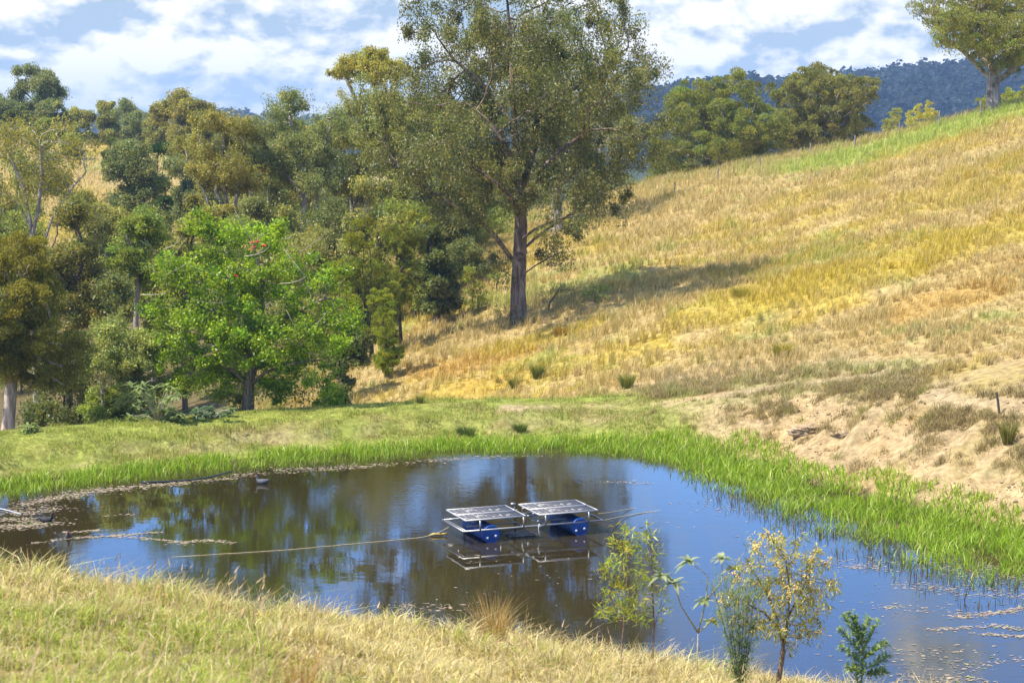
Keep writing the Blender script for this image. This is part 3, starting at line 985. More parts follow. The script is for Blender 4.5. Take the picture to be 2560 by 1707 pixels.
# ------------------------------------------------------------------ the tall gum on the slope
def big_gum():
    base = ground_hit(519, 322)
    y = base[1]
    base[2] -= 0.1
    def q(px, py, dy=0): return tuple(at(px, py, y + dy) - base)
    m = FPX / y
    def bl(px, py, rx, ry, dy=0, dep=None):
        c = at(px, py, y + dy) - base
        return (c[0], c[1], c[2], rx / m, (dep or (rx + ry) / 2) / m, ry / m)
    blobs = [bl(440, 22, 46, 36), bl(520, -22, 80, 40), bl(598, 22, 52, 54), bl(630, 70, 44, 30, -1), bl(655, 88, 18, 18),
             bl(395, 112, 52, 52, -2, 40), bl(375, 140, 30, 34, -1), bl(450, 95, 50, 45, 2), bl(515, 95, 62, 60, 0, 90),
             bl(585, 125, 62, 52, 1), bl(640, 140, 38, 46, -1), bl(560, 60, 60, 40, 3), bl(420, 165, 56, 36, -2), bl(490, 165, 54, 44, 0, 80),
             bl(560, 180, 56, 36, -2), bl(615, 200, 34, 20, 2), bl(462, 215, 36, 22, -2), bl(556, 226, 34, 18, -3), bl(575, 222, 26, 16, -3),
             bl(480, 45, 50, 40, 4), bl(500, 262, 14, 8, -1), bl(556, 252, 22, 9, 1),
             bl(500, 60, 60, 50, 7), bl(596, 90, 50, 50, -6.5), bl(448, 140, 45, 45, -6.5), bl(565, 150, 50, 40, 8), bl(520, 25, 60, 40, -6), bl(505, 185, 45, 28, 7.5), bl(450, 110, 40, 40, 7)]
    stems = [[(0, 0, -0.4), q(518, 290), q(520, 250), q(521, 225), q(519, 190), q(516, 150), q(514, 110), q(511, 60), q(508, 10)],
             [q(514, 262), q(497, 238, -1), q(480, 221, -1), q(458, 208, -2), q(440, 196, -2), q(418, 184, -2), q(400, 168, -2)],
             [q(520, 252), q(535, 238, 1), q(552, 226, 1.5), q(580, 208, 2), q(600, 190, 2), q(618, 172, 2)],
             [q(519, 225), q(530, 195, -1), q(540, 170, -1), q(560, 150, -1), q(590, 130, -1)],
             [q(519, 195), q(533, 150, 2), q(538, 110, 2), q(540, 60, 2), q(544, 10, 2)],
             [q(516, 130), q(495, 100, 1), q(475, 78, 1), q(455, 60, 1)],
             [q(536, 120, 2), q(560, 100, 2), q(590, 75, 1), q(625, 50, 0)],
             [q(516, 165), q(502, 140, -2), q(488, 120, -2), q(470, 105, -2)],
             [q(517, 278), q(505, 272, -1), q(497, 266, -1.2), q(494, 258, -1.2)],
             [q(521, 276), q(534, 266, 0.6), q(548, 258, 1), q(560, 252, 1)],
             [q(520, 240), q(536, 228, -2), q(560, 218, -3), q(590, 214, -3)],
             [q(519, 215), q(510, 195, -3), q(500, 185, -3.5), q(470, 165, -4)]]
    tree('gum_tree', 'tall spreading gum tree with a dark trunk standing alone on the dry slope', 'tree', 'gum', base, blobs, 0.41, stems,
         natt=2300, nleaf=180000, leaf=0.18, D=0.42, spread=0.70, sprays=False, seed=11, pw=2.0, bark=M_BARK_GUM, rmin=0.012, shell=0.6,
         cols=[(.062, .068, .031), (.085, .086, .04), (.046, .054, .028), (.12, .108, .05), (.056, .066, .034)])
big_gum()

# ------------------------------------------------------------------ the bright coral tree behind the dam
def coral_tree():
    y = 79.0
    base = on(247, y); foot = at(247, 419, y)
    base[2] = min(base[2], foot[2])
    m = FPX / y
    def q(px, py, dy=0): return tuple(at(px, py, y + dy) - base)
    def bl(px, py, rx, ry, dy=0, dep=None):
        c = at(px, py, y + dy) - base
        return (c[0], c[1], c[2], rx / m, (dep or (rx + ry) / 2) / m, ry / m)
    blobs = [bl(215, 225, 34, 20), bl(262, 240, 40, 26, 1), bl(190, 270, 44, 26, -1), bl(245, 285, 60, 36, 0, 60), bl(310, 285, 40, 34, 0),
             bl(160, 305, 26, 20), bl(190, 325, 46, 36, -1), bl(250, 335, 62, 40, -1, 60), bl(320, 325, 44, 34, -1), bl(205, 372, 50, 30, 0),
             bl(290, 370, 50, 30, 0), bl(325, 385, 22, 18, -1), bl(225, 395, 26, 12, 1), bl(290, 396, 28, 12, 0), bl(355, 318, 14, 20, 0), bl(170, 268, 18, 12), bl(345, 270, 14, 12), bl(275, 222, 12, 10), bl(150, 335, 14, 12), bl(170, 395, 20, 12), bl(330, 408, 22, 8)]
    stems = [[(0, 0, -0.4), q(248, 395), q(250, 378), q(254, 365), q(251, 352), q(255, 335), q(262, 310), q(262, 280), q(255, 250)],
             [q(252, 356), q(244, 345), q(232, 330, -.5), q(212, 312, -.7), q(190, 300, -.8)],
             [q(255, 340), q(275, 322, -.5), q(300, 310, -.5), q(325, 298, -.4)],
             [q(258, 325), q(240, 300, .5), q(222, 270, .6), q(212, 240, .6)],
             [q(249, 386), q(265, 372, -.6), q(285, 365, -.8), q(310, 360, -.8)],
             [q(249, 388), q(235, 372, -.5), q(215, 362, -.8), q(195, 358, -1)]]
    root = tree('coral_tree', 'bright green coral tree with a few red flowers on the dam bank', 'tree', 'coral', base, blobs, 0.24, stems,
                natt=1900, nleaf=52000, leaf=0.14, D=0.25, spread=0.78, seed=21, pw=2.0, rmin=0.012, shell=0.65)
    # bare pale twigs poking out of the crown
    rng = np.random.default_rng(8)
    tw = MB()
    for k in range(46):
        a = q(rng.uniform(150, 350), rng.uniform(225, 360), -1.2 + rng.uniform(-.8, .8)); a = np.array(a)
        d = np.array([rng.normal(0, 1), rng.normal(-.6, .4), rng.uniform(-.1, 1.0)]); d /= np.linalg.norm(d)
        L_ = rng.uniform(.5, 1.3); k2 = np.array([rng.normal(0, .15), 0, .22])
        tw.tube([a - d * .5, a, a + d * L_ * .5 + k2 * .3, a + d * L_ + k2], [.022, .018, .014, .007], 5)
    tw.build('bare_twigs', barkmat('pale_twig', (.34, .29, .20), (.46, .41, .31), None, 9), root)['kind'] = 'stuff'
    # bare pale twigs poking out are part of the trunk mesh; red flower heads
    red = simple('coral_flower', (0.62, 0.05, 0.02), 0.5)
    rng = np.random.default_rng(3)
    for (px, py) in ((252, 243), (258, 242), (254, 247), (264, 246), (236, 276), (298, 331), (251, 250)):
        c = np.array(q(px, py, -1.6))
        b = MB()
        for k in range(11):
            d = rng.normal(0, 1, 3); d[2] = abs(d[2]) * 0.6; d /= np.linalg.norm(d)
            p = c + d * rng.uniform(0.09, 0.15)
            b.tube([c, (c + p) / 2 + [0, 0, .012], p], [0.022, 0.018, 0.004], 5)
        b.build('flower', red, root)
coral_tree()

# ------------------------------------------------------------------ left edge: dark tree with golden top
box_tree('paperbark_tree', 'dark paperbark tree with a golden top and peeling trunk at the left edge', 'tree', 'bottle', 7, 74.5, (-62, 232, 90, 425), 31,
         nb=20, size=0.32, R0=0.24, natt=1500, nleaf=70000, leaf=0.14, spread=1.05, zbase=float(at(5, 443, 74.5)[2]), inner=.25,
         stems_px=[[(7, 440), (10, 400), (12, 370), (10, 330), (14, 290)], [(12, 385), (24, 365), (34, 345), (50, 320)], [(10, 345), (-8, 310), (-20, 280)]],
         cols=[(.11, .10, .03), (.075, .075, .026), (.055, .06, .024), (.10, .095, .028)], flush=((.30, .25, .04), .50, .95))

GV = 'gum trees in the gully'
BR = 'trees on the far ridge'
US = 'shrubs under the gum trees'
# ------------------------------------------------------------------ open gums of the gully (pale stems, crowns above)
box_tree('gum_tree', 'thin gum with white leaning stems and sparse leaves at the left edge', 'tree', 'olive', 32, 112, (-30, 116, 100, 232), 41, nb=14, size=0.26, R0=0.17, group=GV,
         natt=800, nleaf=11000, leaf=0.19, spread=1.1,
         stems_px=[[(32, 258), (31, 225), (24, 190), (12, 160), (2, 140)], [(31, 240), (38, 210), (42, 175), (40, 140)], [(42, 250), (52, 218), (70, 190), (86, 172)], [(32, 232), (20, 205), (-8, 180)]])
box_tree('gum_tree', 'olive gum with white stems and a broad bronze crown left of the middle', 'tree', 'olive', 232, 132, (168, 110, 276, 192), 42, nb=13, size=0.33, R0=0.20, group=GV,
         natt=1100, nleaf=40000, leaf=0.19, spread=0.95,
         stems_px=[[(228, 242), (228, 205), (222, 180), (212, 160), (200, 142)], [(234, 240), (236, 200), (240, 170), (246, 140)], [(214, 225), (206, 195), (196, 178), (186, 160)], [(226, 215), (216, 190), (222, 160), (225, 130)]])
box_tree('gum_tree', 'grey green gum with tall pale forked stems beside the bronze gum', 'tree', 'grey', 310, 134, (240, 89, 352, 190), 43, nb=14, size=0.32, R0=0.24, group=GV,
         natt=1300, nleaf=46000, leaf=0.19, spread=0.95,
         stems_px=[[(302, 250), (304, 215), (306, 180), (300, 150), (290, 120)], [(314, 248), (318, 215), (316, 180), (324, 150), (332, 125)], [(326, 246), (328, 215), (338, 190), (356, 165)], [(305, 200), (290, 178), (275, 160), (262, 140)]])
box_tree('gum_tree', 'tallest umbrella crowned gum showing sky between its upright branches', 'tree', 'olive', 372, 146, (330, 49, 410, 84), 44, nb=13, size=0.34, R0=0.24, group=GV,
         natt=700, nleaf=26000, leaf=0.19, spread=0.95,
         stems_px=[[(372, 250), (372, 200), (368, 150), (362, 120), (354, 95), (346, 78)], [(369, 150), (372, 115), (376, 92), (380, 72)], [(371, 170), (384, 130), (392, 105), (398, 80)], [(364, 128), (352, 110), (341, 92)]],
         cols=[(.16, .15, .04), (.20, .17, .045), (.12, .12, .04)])
box_tree('gum_tree', 'mid green gum filling the gap under the umbrella crowned gum', 'tree', 'gum', 352, 140, (322, 92, 402, 205), 45, nb=13, size=0.32, R0=0.2, group=GV, natt=1100, nleaf=46000, leaf=0.20,
         stems_px=[[(350, 255), (352, 215), (350, 180), (344, 150)], [(352, 210), (366, 180), (374, 150)]])
box_tree('gum_tree', 'shady gum with dark leaning trunks left of the tall lone gum', 'tree', 'gum', 402, 136, (366, 108, 455, 235), 46, nb=14, size=0.32, R0=0.24, group=GV, natt=1100, nleaf=46000, leaf=0.20,
         bark=M_BARK_DARK, stems_px=[[(402, 268), (404, 230), (400, 195), (394, 165)], [(404, 240), (418, 205), (432, 180)]])
box_tree('gum_tree', 'shadowed gum low in the gully just left of the lone gum trunk', 'tree', 'dark', 436, 132, (400, 176, 490, 262), 47, nb=14, size=0.3, R0=0.22, group=GV, natt=1100, nleaf=46000, leaf=0.20,
         stems_px=[[(436, 284), (440, 250), (438, 220)], [(440, 255), (452, 230), (460, 210)]])
box_tree('gum_tree', 'gum with a thick pale trunk standing behind the lone gum', 'tree', 'gum', 556, 150, (500, 60, 640, 172), 48, nb=15, size=0.3, R0=0.42, group=GV, natt=1000, nleaf=24000, leaf=0.18,
         stems_px=[[(557, 246), (557, 215), (556, 180), (552, 140), (548, 100)], [(556, 190), (575, 160), (596, 130)]], bark=M_BARK_PALE)
box_tree('gum_tree', 'low grey gum filling the space between the bronze gum and grey gum', 'tree', 'grey', 268, 142, (240, 152, 300, 232), 49, nb=10, size=0.38, R0=0.16, group=GV, natt=800, nleaf=28000, leaf=0.20)
# ------------------------------------------------------------------ middle of the gully
box_tree('broadleaf_tree', 'dark grey green tree in front of the far grass slope', 'tree', 'dark', 136, 158, (98, 139, 172, 214), 51, nb=14, size=0.34, R0=0.2, natt=1000, nleaf=30000, leaf=0.19,
         cols=[(.07, .085, .045), (.09, .10, .05), (.11, .115, .06), (.055, .07, .04)])
box_tree('conifer_tree', 'dark green pointed tree tucked behind the grey green tree', 'tree', 'pine', 163, 166, (147, 142, 173, 186), 52, skirt=True, nb=9, size=0.5, R0=0.15, natt=500, nleaf=14000, leaf=0.22,
         cols=[(.025, .05, .02), (.035, .062, .024), (.018, .032, .015)])
box_tree('conifer_tree', 'small dark round tree alone on the far grass slope', 'tree', 'pine', 111, 222, (101, 136, 120, 158), 53, skirt=True, nb=7, size=0.5, R0=0.15, natt=300, nleaf=8000, leaf=0.26, cols=[(.055, .065, .026), (.085, .09, .03), (.035, .045, .02)])
box_tree('broadleaf_tree', 'dark glossy tree above the golden topped paperbark', 'tree', 'dark', 68, 98, (28, 196, 116, 330), 54, nb=18, size=0.30, R0=0.2, natt=1200, nleaf=34000, leaf=0.15, inner=.2,
         cols=[(.07, .075, .028), (.095, .095, .032), (.05, .058, .026), (.14, .11, .03)])
box_tree('broadleaf_tree', 'fresh green rounded tree behind the coral tree with bare grey branches', 'tree', 'lush', 136, 102, (104, 204, 172, 292), 55, nb=14, size=0.32, R0=0.14, natt=900, nleaf=26000, leaf=0.15, inner=.2,
         stems_px=[[(136, 320), (138, 285), (134, 262), (128, 240), (122, 222)], [(137, 272), (142, 250), (148, 228)]], bark=M_BARK_PALE)
box_tree('broadleaf_tree', 'olive rounded tree just left of the coral tree top', 'tree', 'bush', 184, 100, (160, 212, 212, 300), 56, nb=12, size=0.36, R0=0.14, natt=800, nleaf=24000, leaf=0.14, inner=.2,
         cols=[(.125, .125, .045), (.10, .105, .04), (.15, .14, .05)])
box_tree('wattle_tree', 'large feathery wattle with yellow green lumps behind the coral tree', 'tree', 'wattle', 372, 103, (322, 216, 402, 325), 57, skirt=True, nb=17, size=0.34, R0=0.12, natt=1100, nleaf=48000, leaf=0.125, spread=.95, inner=.3)
box_tree('wattle_tree', 'feathery wattle next to the dry slope, darker towards its foot', 'tree', 'wattle', 402, 106, (366, 226, 426, 312), 58, skirt=True, nb=14, size=0.34, R0=0.10, natt=900, nleaf=34000, leaf=0.125, spread=.95, inner=.3,
         cols=[(.085, .095, .022), (.065, .078, .02), (.11, .115, .025)])
box_tree('wattle_shrub', 'low bright wattle bush at the foot of the dry slope', 'shrub', 'wattle', 386, 95, (366, 290, 408, 342), 59, skirt=True, nb=9, size=0.45, R0=0.05, natt=500, nleaf=22000, leaf=0.11, inner=.3,
         cols=[(.11, .13, .02), (.09, .11, .02), (.135, .145, .024)])
box_tree('broadleaf_tree', 'loose yellow green young tree at the edge of the dry slope', 'tree', 'lush', 416, 116, (392, 200, 440, 300), 60, nb=13, size=0.28, R0=0.08, natt=600, nleaf=9000, leaf=0.17, cols=[(.15, .145, .03), (.12, .125, .03), (.09, .10, .03)])
# ------------------------------------------------------------------ understorey
for k, (px, y, box, sp, lab, nl) in enumerate([
    (96, 92, (70, 270, 140, 340), 'dark', 'deep green shrub under the dark glossy tree', 18000),
    (60, 84, (20, 335, 112, 425), 'dark', 'dark shrub in the shade right of the paperbark trunk', 20000),
    (104, 78.5, (78, 385, 138, 432), 'bush', 'low tangled bush on the dam edge beside the paperbark', 12000),
    (300, 112, (262, 236, 340, 310), 'gum', 'bushy sapling under the forked grey gum', 20000),
    (232, 112, (196, 214, 262, 290), 'bush', 'green shrub under the bronze gum stems', 18000),
    (345, 92, (322, 316, 372, 356), 'dark', 'dark bush right of the coral tree crown', 14000),
    (455, 128, (430, 236, 492, 272), 'dark', 'dark thicket behind the thin sapling', 14000),
    (20, 118, (-30, 205, 60, 270), 'bush', 'yellowish shrub at the foot of the white stemmed gum', 20000),
    (330, 124, (296, 190, 372, 250), 'dark', 'shady shrub behind the feathery wattles', 20000),
    (396, 122, (360, 196, 436, 250), 'bush', 'shrub with scattered yellow leaves between gum and wattle', 18000),
    (160, 122, (110, 205, 200, 262), 'dark', 'dull green shrub below the grey green tree', 18000),
    (476, 148, (440, 205, 520, 246), 'bush', 'hazy green shrub far back behind the lone gum', 14000),
    (350, 83.5, (318, 338, 350, 378), 'dark', 'shaded bush at the right foot of the coral tree', 9000)]):
    box_tree('shrub', lab, 'shrub', sp, px, y, box, 70 + k, nb=12, size=0.36, R0=0.07, group=US, skirt=True, natt=700, nleaf=nl, leaf=0.15, inner=.35)
box_tree('shrub', 'pale sage green shrub left of the coral tree', 'shrub', 'sage', 128, 79, (88, 314, 172, 425), 85, skirt=True, nb=15, size=0.36, R0=0.06, natt=900, nleaf=26000, leaf=0.14, inner=.3)
box_tree('shrub', 'nearly leafless twiggy shrub in front of the sage green shrub', 'shrub', 'dry', 100, 78, (84, 350, 130, 408), 86, skirt=True, nb=8, size=0.4, R0=0.05, natt=600, nleaf=1500, leaf=0.10, bark=M_BARK_PALE)
# ------------------------------------------------------------------ far ridge on the left
for k, (px, y, box, sp, lab, nl) in enumerate([
    (40, 262, (10, 66, 68, 126), 'grey', 'tall dark gum standing highest on the left skyline', 26000),
    (2, 250, (-34, 100, 30, 150), 'dark', 'rounded brown green tree at the left frame edge of the ridge', 22000),
    (-2, 275, (-22, 85, 14, 112), 'grey', 'small crown just cut by the left frame edge on the skyline', 9000),
    (60, 258, (40, 98, 76, 142), 'grey', 'grey tree right beside the highest skyline gum', 18000),
    (80, 270, (64, 108, 94, 144), 'gum', 'short ragged gum where the skyline dips', 15000),
    (101, 262, (84, 101, 120, 145), 'gum', 'olive gum with bare lower stems above the far grass slope', 22000),
    (128, 300, (108, 99, 146, 135), 'grey', 'bluish gum seen behind the ridge trees', 14000),
    (137, 262, (120, 112, 152, 148), 'grey', 'brownish gum between olive gum and the big rounded gum', 18000),
    (156, 256, (142, 118, 176, 156), 'gum', 'pale leafed bush below the big rounded gum', 14000),
    (184, 246, (150, 92, 216, 150), 'olive', 'big rounded gum with a flat dome on the ridge', 36000),
    (160, 310, (140, 104, 172, 132), 'grey', 'faint gum behind the big rounded gum', 9000),
    (178, 236, (168, 136, 212, 180), 'dark', 'dark trunked gum under the big rounded gum', 18000),
    (52, 236, (26, 118, 58, 150), 'bush', 'green shrub at the left end of the far grass slope', 8000),
    (220, 300, (196, 112, 256, 150), 'grey', 'hazy gum behind the bronze crowned gum', 14000),
    (290, 290, (250, 118, 345, 160), 'grey', 'hazy tree line gum behind the forked grey gum', 16000),
    (72, 232, (60, 132, 84, 146), 'lush', 'small lime green bush at the ridge foot', 4000)]):
    box_tree('gum_tree' if 'gum' in lab else ('shrub' if 'bush' in lab or 'shrub' in lab else 'broadleaf_tree'), lab, 'tree' if 'bush' not in lab and 'shrub' not in lab else 'shrub', sp,
             px, y, box, 100 + k, nb=14, size=0.36, R0=0.22, group=BR, natt=700, nleaf=int(nl * 1.35), leaf=0.33, spread=1.2, inner=.25, skirt=k not in (0, 5, 9))
# ------------------------------------------------------------------ mid-distance fill of the gully
for k, (px, y, box, sp, lab, nl) in enumerate([
    (196, 176, (164, 158, 232, 226), 'grey', 'dusky gum behind the stems of the bronze crowned gum', 26000),
    (250, 190, (214, 140, 292, 214), 'gum', 'olive brown gum between bronze gum and forked grey gum, further back', 28000),
    (330, 186, (292, 128, 372, 226), 'grey', 'shadowy grey gum behind the forked grey gum', 28000),
    (430, 182, (392, 140, 470, 232), 'gum', 'gum with yellowish tips behind the shady leaning gum', 28000),
    (476, 172, (446, 190, 512, 246), 'dark', 'dark tree in the gap beside the lone gum trunk', 18000),
    (8, 158, (-40, 172, 44, 236), 'gum', 'leafy gum low at the left frame edge behind the white stems', 20000),
    (84, 150, (54, 190, 112, 244), 'olive', 'bronze tinted gum right of the white stemmed gum', 18000),
    (300, 120, (268, 208, 336, 292), 'gum', 'mid green gum just above the coral tree crown', 24000),
    (214, 122, (176, 196, 240, 262), 'olive', 'gold tinged gum behind the coral tree top left', 20000),
    (62, 205, (30, 152, 70, 214), 'grey', 'grey bush screen at the far left below the ridge', 18000),
    (18, 132, (-36, 150, 46, 260), 'grey', 'dull grey green gum behind the thin white stemmed gum', 26000),
    (102, 128, (74, 206, 136, 270), 'gum', 'soft green gum between dark glossy tree and fresh green tree', 22000),
    (404, 160, (376, 98, 440, 186), 'gum', 'upright gum between umbrella crowned gum and lone gum', 26000),
    (452, 150, (418, 120, 482, 230), 'gum', 'gum whose leaves mingle with the left side of the lone gum', 26000),
    (288, 160, (258, 112, 316, 200), 'olive', 'bronze green gum at the back between two pale stemmed gums', 24000),
    (372, 118, (340, 180, 410, 262), 'gum', 'leafy gum right above the feathery wattles', 24000),
    (436, 112, (410, 226, 462, 304), 'dark', 'shadowed tree between wattles and thin sapling', 18000),
    (150, 112, (118, 222, 196, 300), 'gum', 'grey leaved gum squeezed behind the coral tree left side', 20000),
    (590, 205, (556, 176, 632, 214), 'gum', 'far gum filling the gap below the right limb of the lone gum', 16000),
    (545, 215, (500, 170, 590, 228), 'grey', 'pale distant gum seen through the lone gum crown', 16000)]):
    box_tree('gum_tree' if 'gum' in lab.split(' behind')[0] else 'broadleaf_tree', lab, 'tree', sp, px, y, box, 210 + k, nb=15, size=0.36, R0=0.2, group=GV, natt=800, nleaf=int(nl * 1.4), leaf=0.24, spread=1.15, inner=.2, skirt=k != 0)
# ------------------------------------------------------------------ beyond the fence on the right
box_tree('melaleuca_tree', 'broad dense round tree with cauliflower foliage behind the fence', 'tree', 'mela', 716, 197, (645, 70, 796, 190), 121, nb=44, size=0.29, R0=0.35, natt=2600, nleaf=120000, leaf=0.24, spread=.85, inner=.3, shell=.3)
box_tree('melaleuca_tree', 'second round dense tree, paler, right of the broad one', 'tree', 'mela', 812, 204, (762, 64, 876, 160), 122, nb=40, size=0.30, R0=0.35, natt=2300, nleaf=100000, leaf=0.24, spread=.85, inner=.3, shell=.3,
         cols=[(.11, .108, .044), (.088, .092, .04), (.13, .12, .05), (.07, .076, .035)])
box_tree('shrub', 'dark bush left of the broad round tree', 'shrub', 'mela', 662, 200, (642, 152, 690, 196), 123, skirt=True, nb=12, size=0.36, R0=0.1, natt=600, nleaf=16000, leaf=0.2, inner=.3, cols=[(.085, .10, .03), (.11, .12, .035)])
box_tree('shrub', 'grey green bush below the right side of the lone gum', 'shrub', 'grey', 622, 186, (596, 172, 648, 216), 124, skirt=True, nb=12, size=0.34, R0=0.1, natt=600, nleaf=15000, leaf=0.19, inner=.2)
box_tree('shrub', 'small grey green tree on the skyline beside a fence post', 'shrub', 'mela', 893, 196, (878, 107, 908, 134), 125, skirt=True, nb=9, size=0.4, R0=0.08, natt=400, nleaf=8000, leaf=0.18, cols=[(.13, .14, .06), (.16, .16, .07)])
box_tree('shrub', 'low yellowish shrub with bare limbs on the skyline', 'shrub', 'mela', 925, 186, (902, 100, 950, 126), 126, skirt=True, nb=9, size=0.36, R0=0.08, natt=450, nleaf=8000, leaf=0.18, cols=[(.17, .17, .05), (.20, .18, .06)], bark=M_BARK_PALE)
box_tree('paperbark_tree', 'big paperbark with pale forked trunk on the hilltop at the right edge', 'tree', 'mela', 994, 168, (904, -40, 1096, 76), 127, nb=38, size=0.27, R0=0.52, natt=2600, nleaf=90000, leaf=0.22, spread=.85, inner=.12, shell=.35,
         stems_px=[[(994, 106), (993, 88), (992, 76), (990, 55), (985, 30), (980, 5)], [(993, 82), (978, 66), (962, 50), (945, 40)], [(993, 80), (1004, 60), (1012, 36), (1016, 8)], [(994, 84), (1012, 70), (1030, 56), (1050, 44)], [(992, 70), (975, 45, 2), (962, 22, 3)]],
         cols=[(.12, .122, .04), (.10, .106, .037), (.145, .138, .048), (.085, .09, .035)])
box_tree('shrub', 'green bush behind the paperbark trunk at the right edge', 'shrub', 'mela', 1008, 180, (974, 84, 1046, 106), 128, skirt=True, nb=10, size=0.4, R0=0.08, natt=400, nleaf=9000, leaf=0.19, cols=[(.15, .16, .04), (.12, .13, .035)])
# ------------------------------------------------------------------ small growth on the slope
def sapling(name, label, sp, px, py, box, seed, R0=0.035, nl=1400, leaf=0.13, natt=160, cols=None, stems_px=None, bark=None, nb=7, size=.34):
    g = ground_hit(px, py)
    return box_tree(name, label, 'shrub' if 'shrub' in name or 'bush' in name else 'tree', sp, px, g[1], box, seed, nb=nb, size=size, R0=R0, natt=natt, nleaf=nl, leaf=leaf, cols=cols, stems_px=stems_px, bark=bark, rmin=.006)
sapling('young_tree', 'thin sapling with sparse yellow green leaves left of the lone gum', 'lush', 474, 307, (456, 264, 491, 300), 141, nl=1500, cols=[(.15, .145, .035), (.12, .125, .032), (.085, .095, .03)])
sapling('twiggy_bush', 'nearly bare twiggy bush just right of the gum trunk', 'dry', 548, 312, (532, 277, 588, 306), 142, R0=.04, nl=450, leaf=.09, natt=260, bark=M_BARK_DARK)
sapling('shrub', 'small weedy shrub in the tree shadow right of the twiggy bush', 'bush', 596, 303, (578, 284, 612, 304), 143, nl=900, leaf=.1)
sapling('shrub', 'weedy shrub hugging the foot of the lone gum trunk', 'dry', 508, 326, (490, 300, 530, 326), 144, nl=900, leaf=.09, natt=240)
sapling('young_tree', 'small glossy young tree below the loose yellow green tree', 'bush', 420, 322, (406, 272, 442, 316), 145, nl=3000, leaf=.13, natt=260)
sapling('shrub', 'little leafy shrub under the left limb of the gum', 'bush', 497, 292, (486, 268, 512, 292), 146, nl=700, leaf=.11, natt=120)
# ------------------------------------------------------------------ grass, reeds, floating weed (nobody could count these)
def blades(P, h, w, lean, az, rng):
    """curved three-face blades; P feet, h height, w width, lean = sideways reach of the tip, az its direction"""
    n = len(P)
    l = np.stack([np.cos(az), np.sin(az), np.zeros(n)], 1)
    fa = rng.uniform(0, 2 * np.pi, n)
    s = np.stack([np.cos(fa), np.sin(fa), np.zeros(n)], 1) * (w / 2)[:, None]
    up = np.array([0, 0, 1.0])
    mid = P + up * (h * 0.58)[:, None] + l * (lean * 0.34)[:, None]
    tip = P + up * (h * (1 - 0.25 * np.clip(lean / np.maximum(h, 1e-3), 0, 1.6)))[:, None] + l * lean[:, None]
    V = np.stack([P - s, P + s, mid - s * .8, mid + s * .8, tip], 1).reshape(-1, 3)
    b = (np.arange(n) * 5)[:, None]
    F = (b[:, None, :] + np.array([[0, 1, 2], [1, 3, 2], [2, 3, 4]])[None]).reshape(-1, 3)
    return V, F

def polar(n, d0, d1, th, rng):
    d = d0 * (d1 / d0) ** rng.random(n)
    a = rng.uniform(-th, th, n)
    return a * d, d

def hill_grass():
    rng = np.random.default_rng(7)
    x, y = polar(800000, 71, 186, 0.35, rng)
    # tufts: draw blades towards scattered centres
    g = 0.55
    cx = (np.floor(x / g) + vhash(np.floor(x / g), np.floor(y / g), 3)) * g
    cy = (np.floor(y / g) + vhash(np.floor(x / g), np.floor(y / g), 4)) * g
    pull = vhash(np.floor(x / g), np.floor(y / g), 6) * 0.6
    x = x + (cx - x) * pull; y = y + (cy - y) * pull
    sd = pond_sd(x, y)
    c, bare, damw, cutw = land(x, y, sd)
    yb = 178 - 0.12 * (x - 12)
    keep = (sd > 0.6) & (y < yb + 6) & (x > -14 - 0.05 * (y - 80)) & (rng.random(len(x)) > bare * 0.93) & (damw < 0.5)
    n2 = fbm(x / 1.7, y / 1.7, 61, 3)
    n5 = fbm(x / 1.1, y / 1.1, 123, 3)
    keep &= rng.random(len(x)) < 0.35 + 1.1 * sstep(n5, 0.3, 0.6)
    x, y, c, n2, n5, cutw = x[keep], y[keep], c[keep], n2[keep], n5[keep], cutw[keep]
    n = len(x)
    k = (y / 80) ** 0.7
    gold = np.clip(c[:, 0] / np.maximum(c[:, 2], .01) / 9, 0, 1)
    h = (0.16 + 0.26 * sstep(n5, 0.35, 0.7) + 0.10 * gold) * rng.uniform(0.5, 1.3, n) * k
    h *= np.where(cutw > .3, 0.7, 1) * (0.55 + 1.0 * vhash(np.floor(x / .8), np.floor(y / .8), 9) ** 1.6)
    w = rng.uniform(0.012, 0.026, n) * k
    P = np.stack([x, y, tz(x, y) - 0.02], 1)
    V, F = blades(P, h, w, h * rng.uniform(0.1, 0.9, n), rng.normal(0.3, 1.4, n), rng)
    cc = c * rng.uniform(0.66, 1.36, (n, 1)) * np.stack([rng.uniform(.93, 1.08, n), np.ones(n), rng.uniform(.8, 1.25, n)], 1)
    pale = rng.random(n) < 0.12
    cc[pale] = cc[pale] * 0.4 + PALE * 0.75
    dk = rng.random(n) < 0.06
    cc[dk] = BROWN * 0.7
    o = mesh_obj('hillside_grass', V, F, M_GRASS, None, np.repeat(np.clip(cc, 0.01, .8), 5, 0))
    tag(o, 'long dry straw coloured and golden grass covering the hillside', 'grass', kind='stuff')
hill_grass()

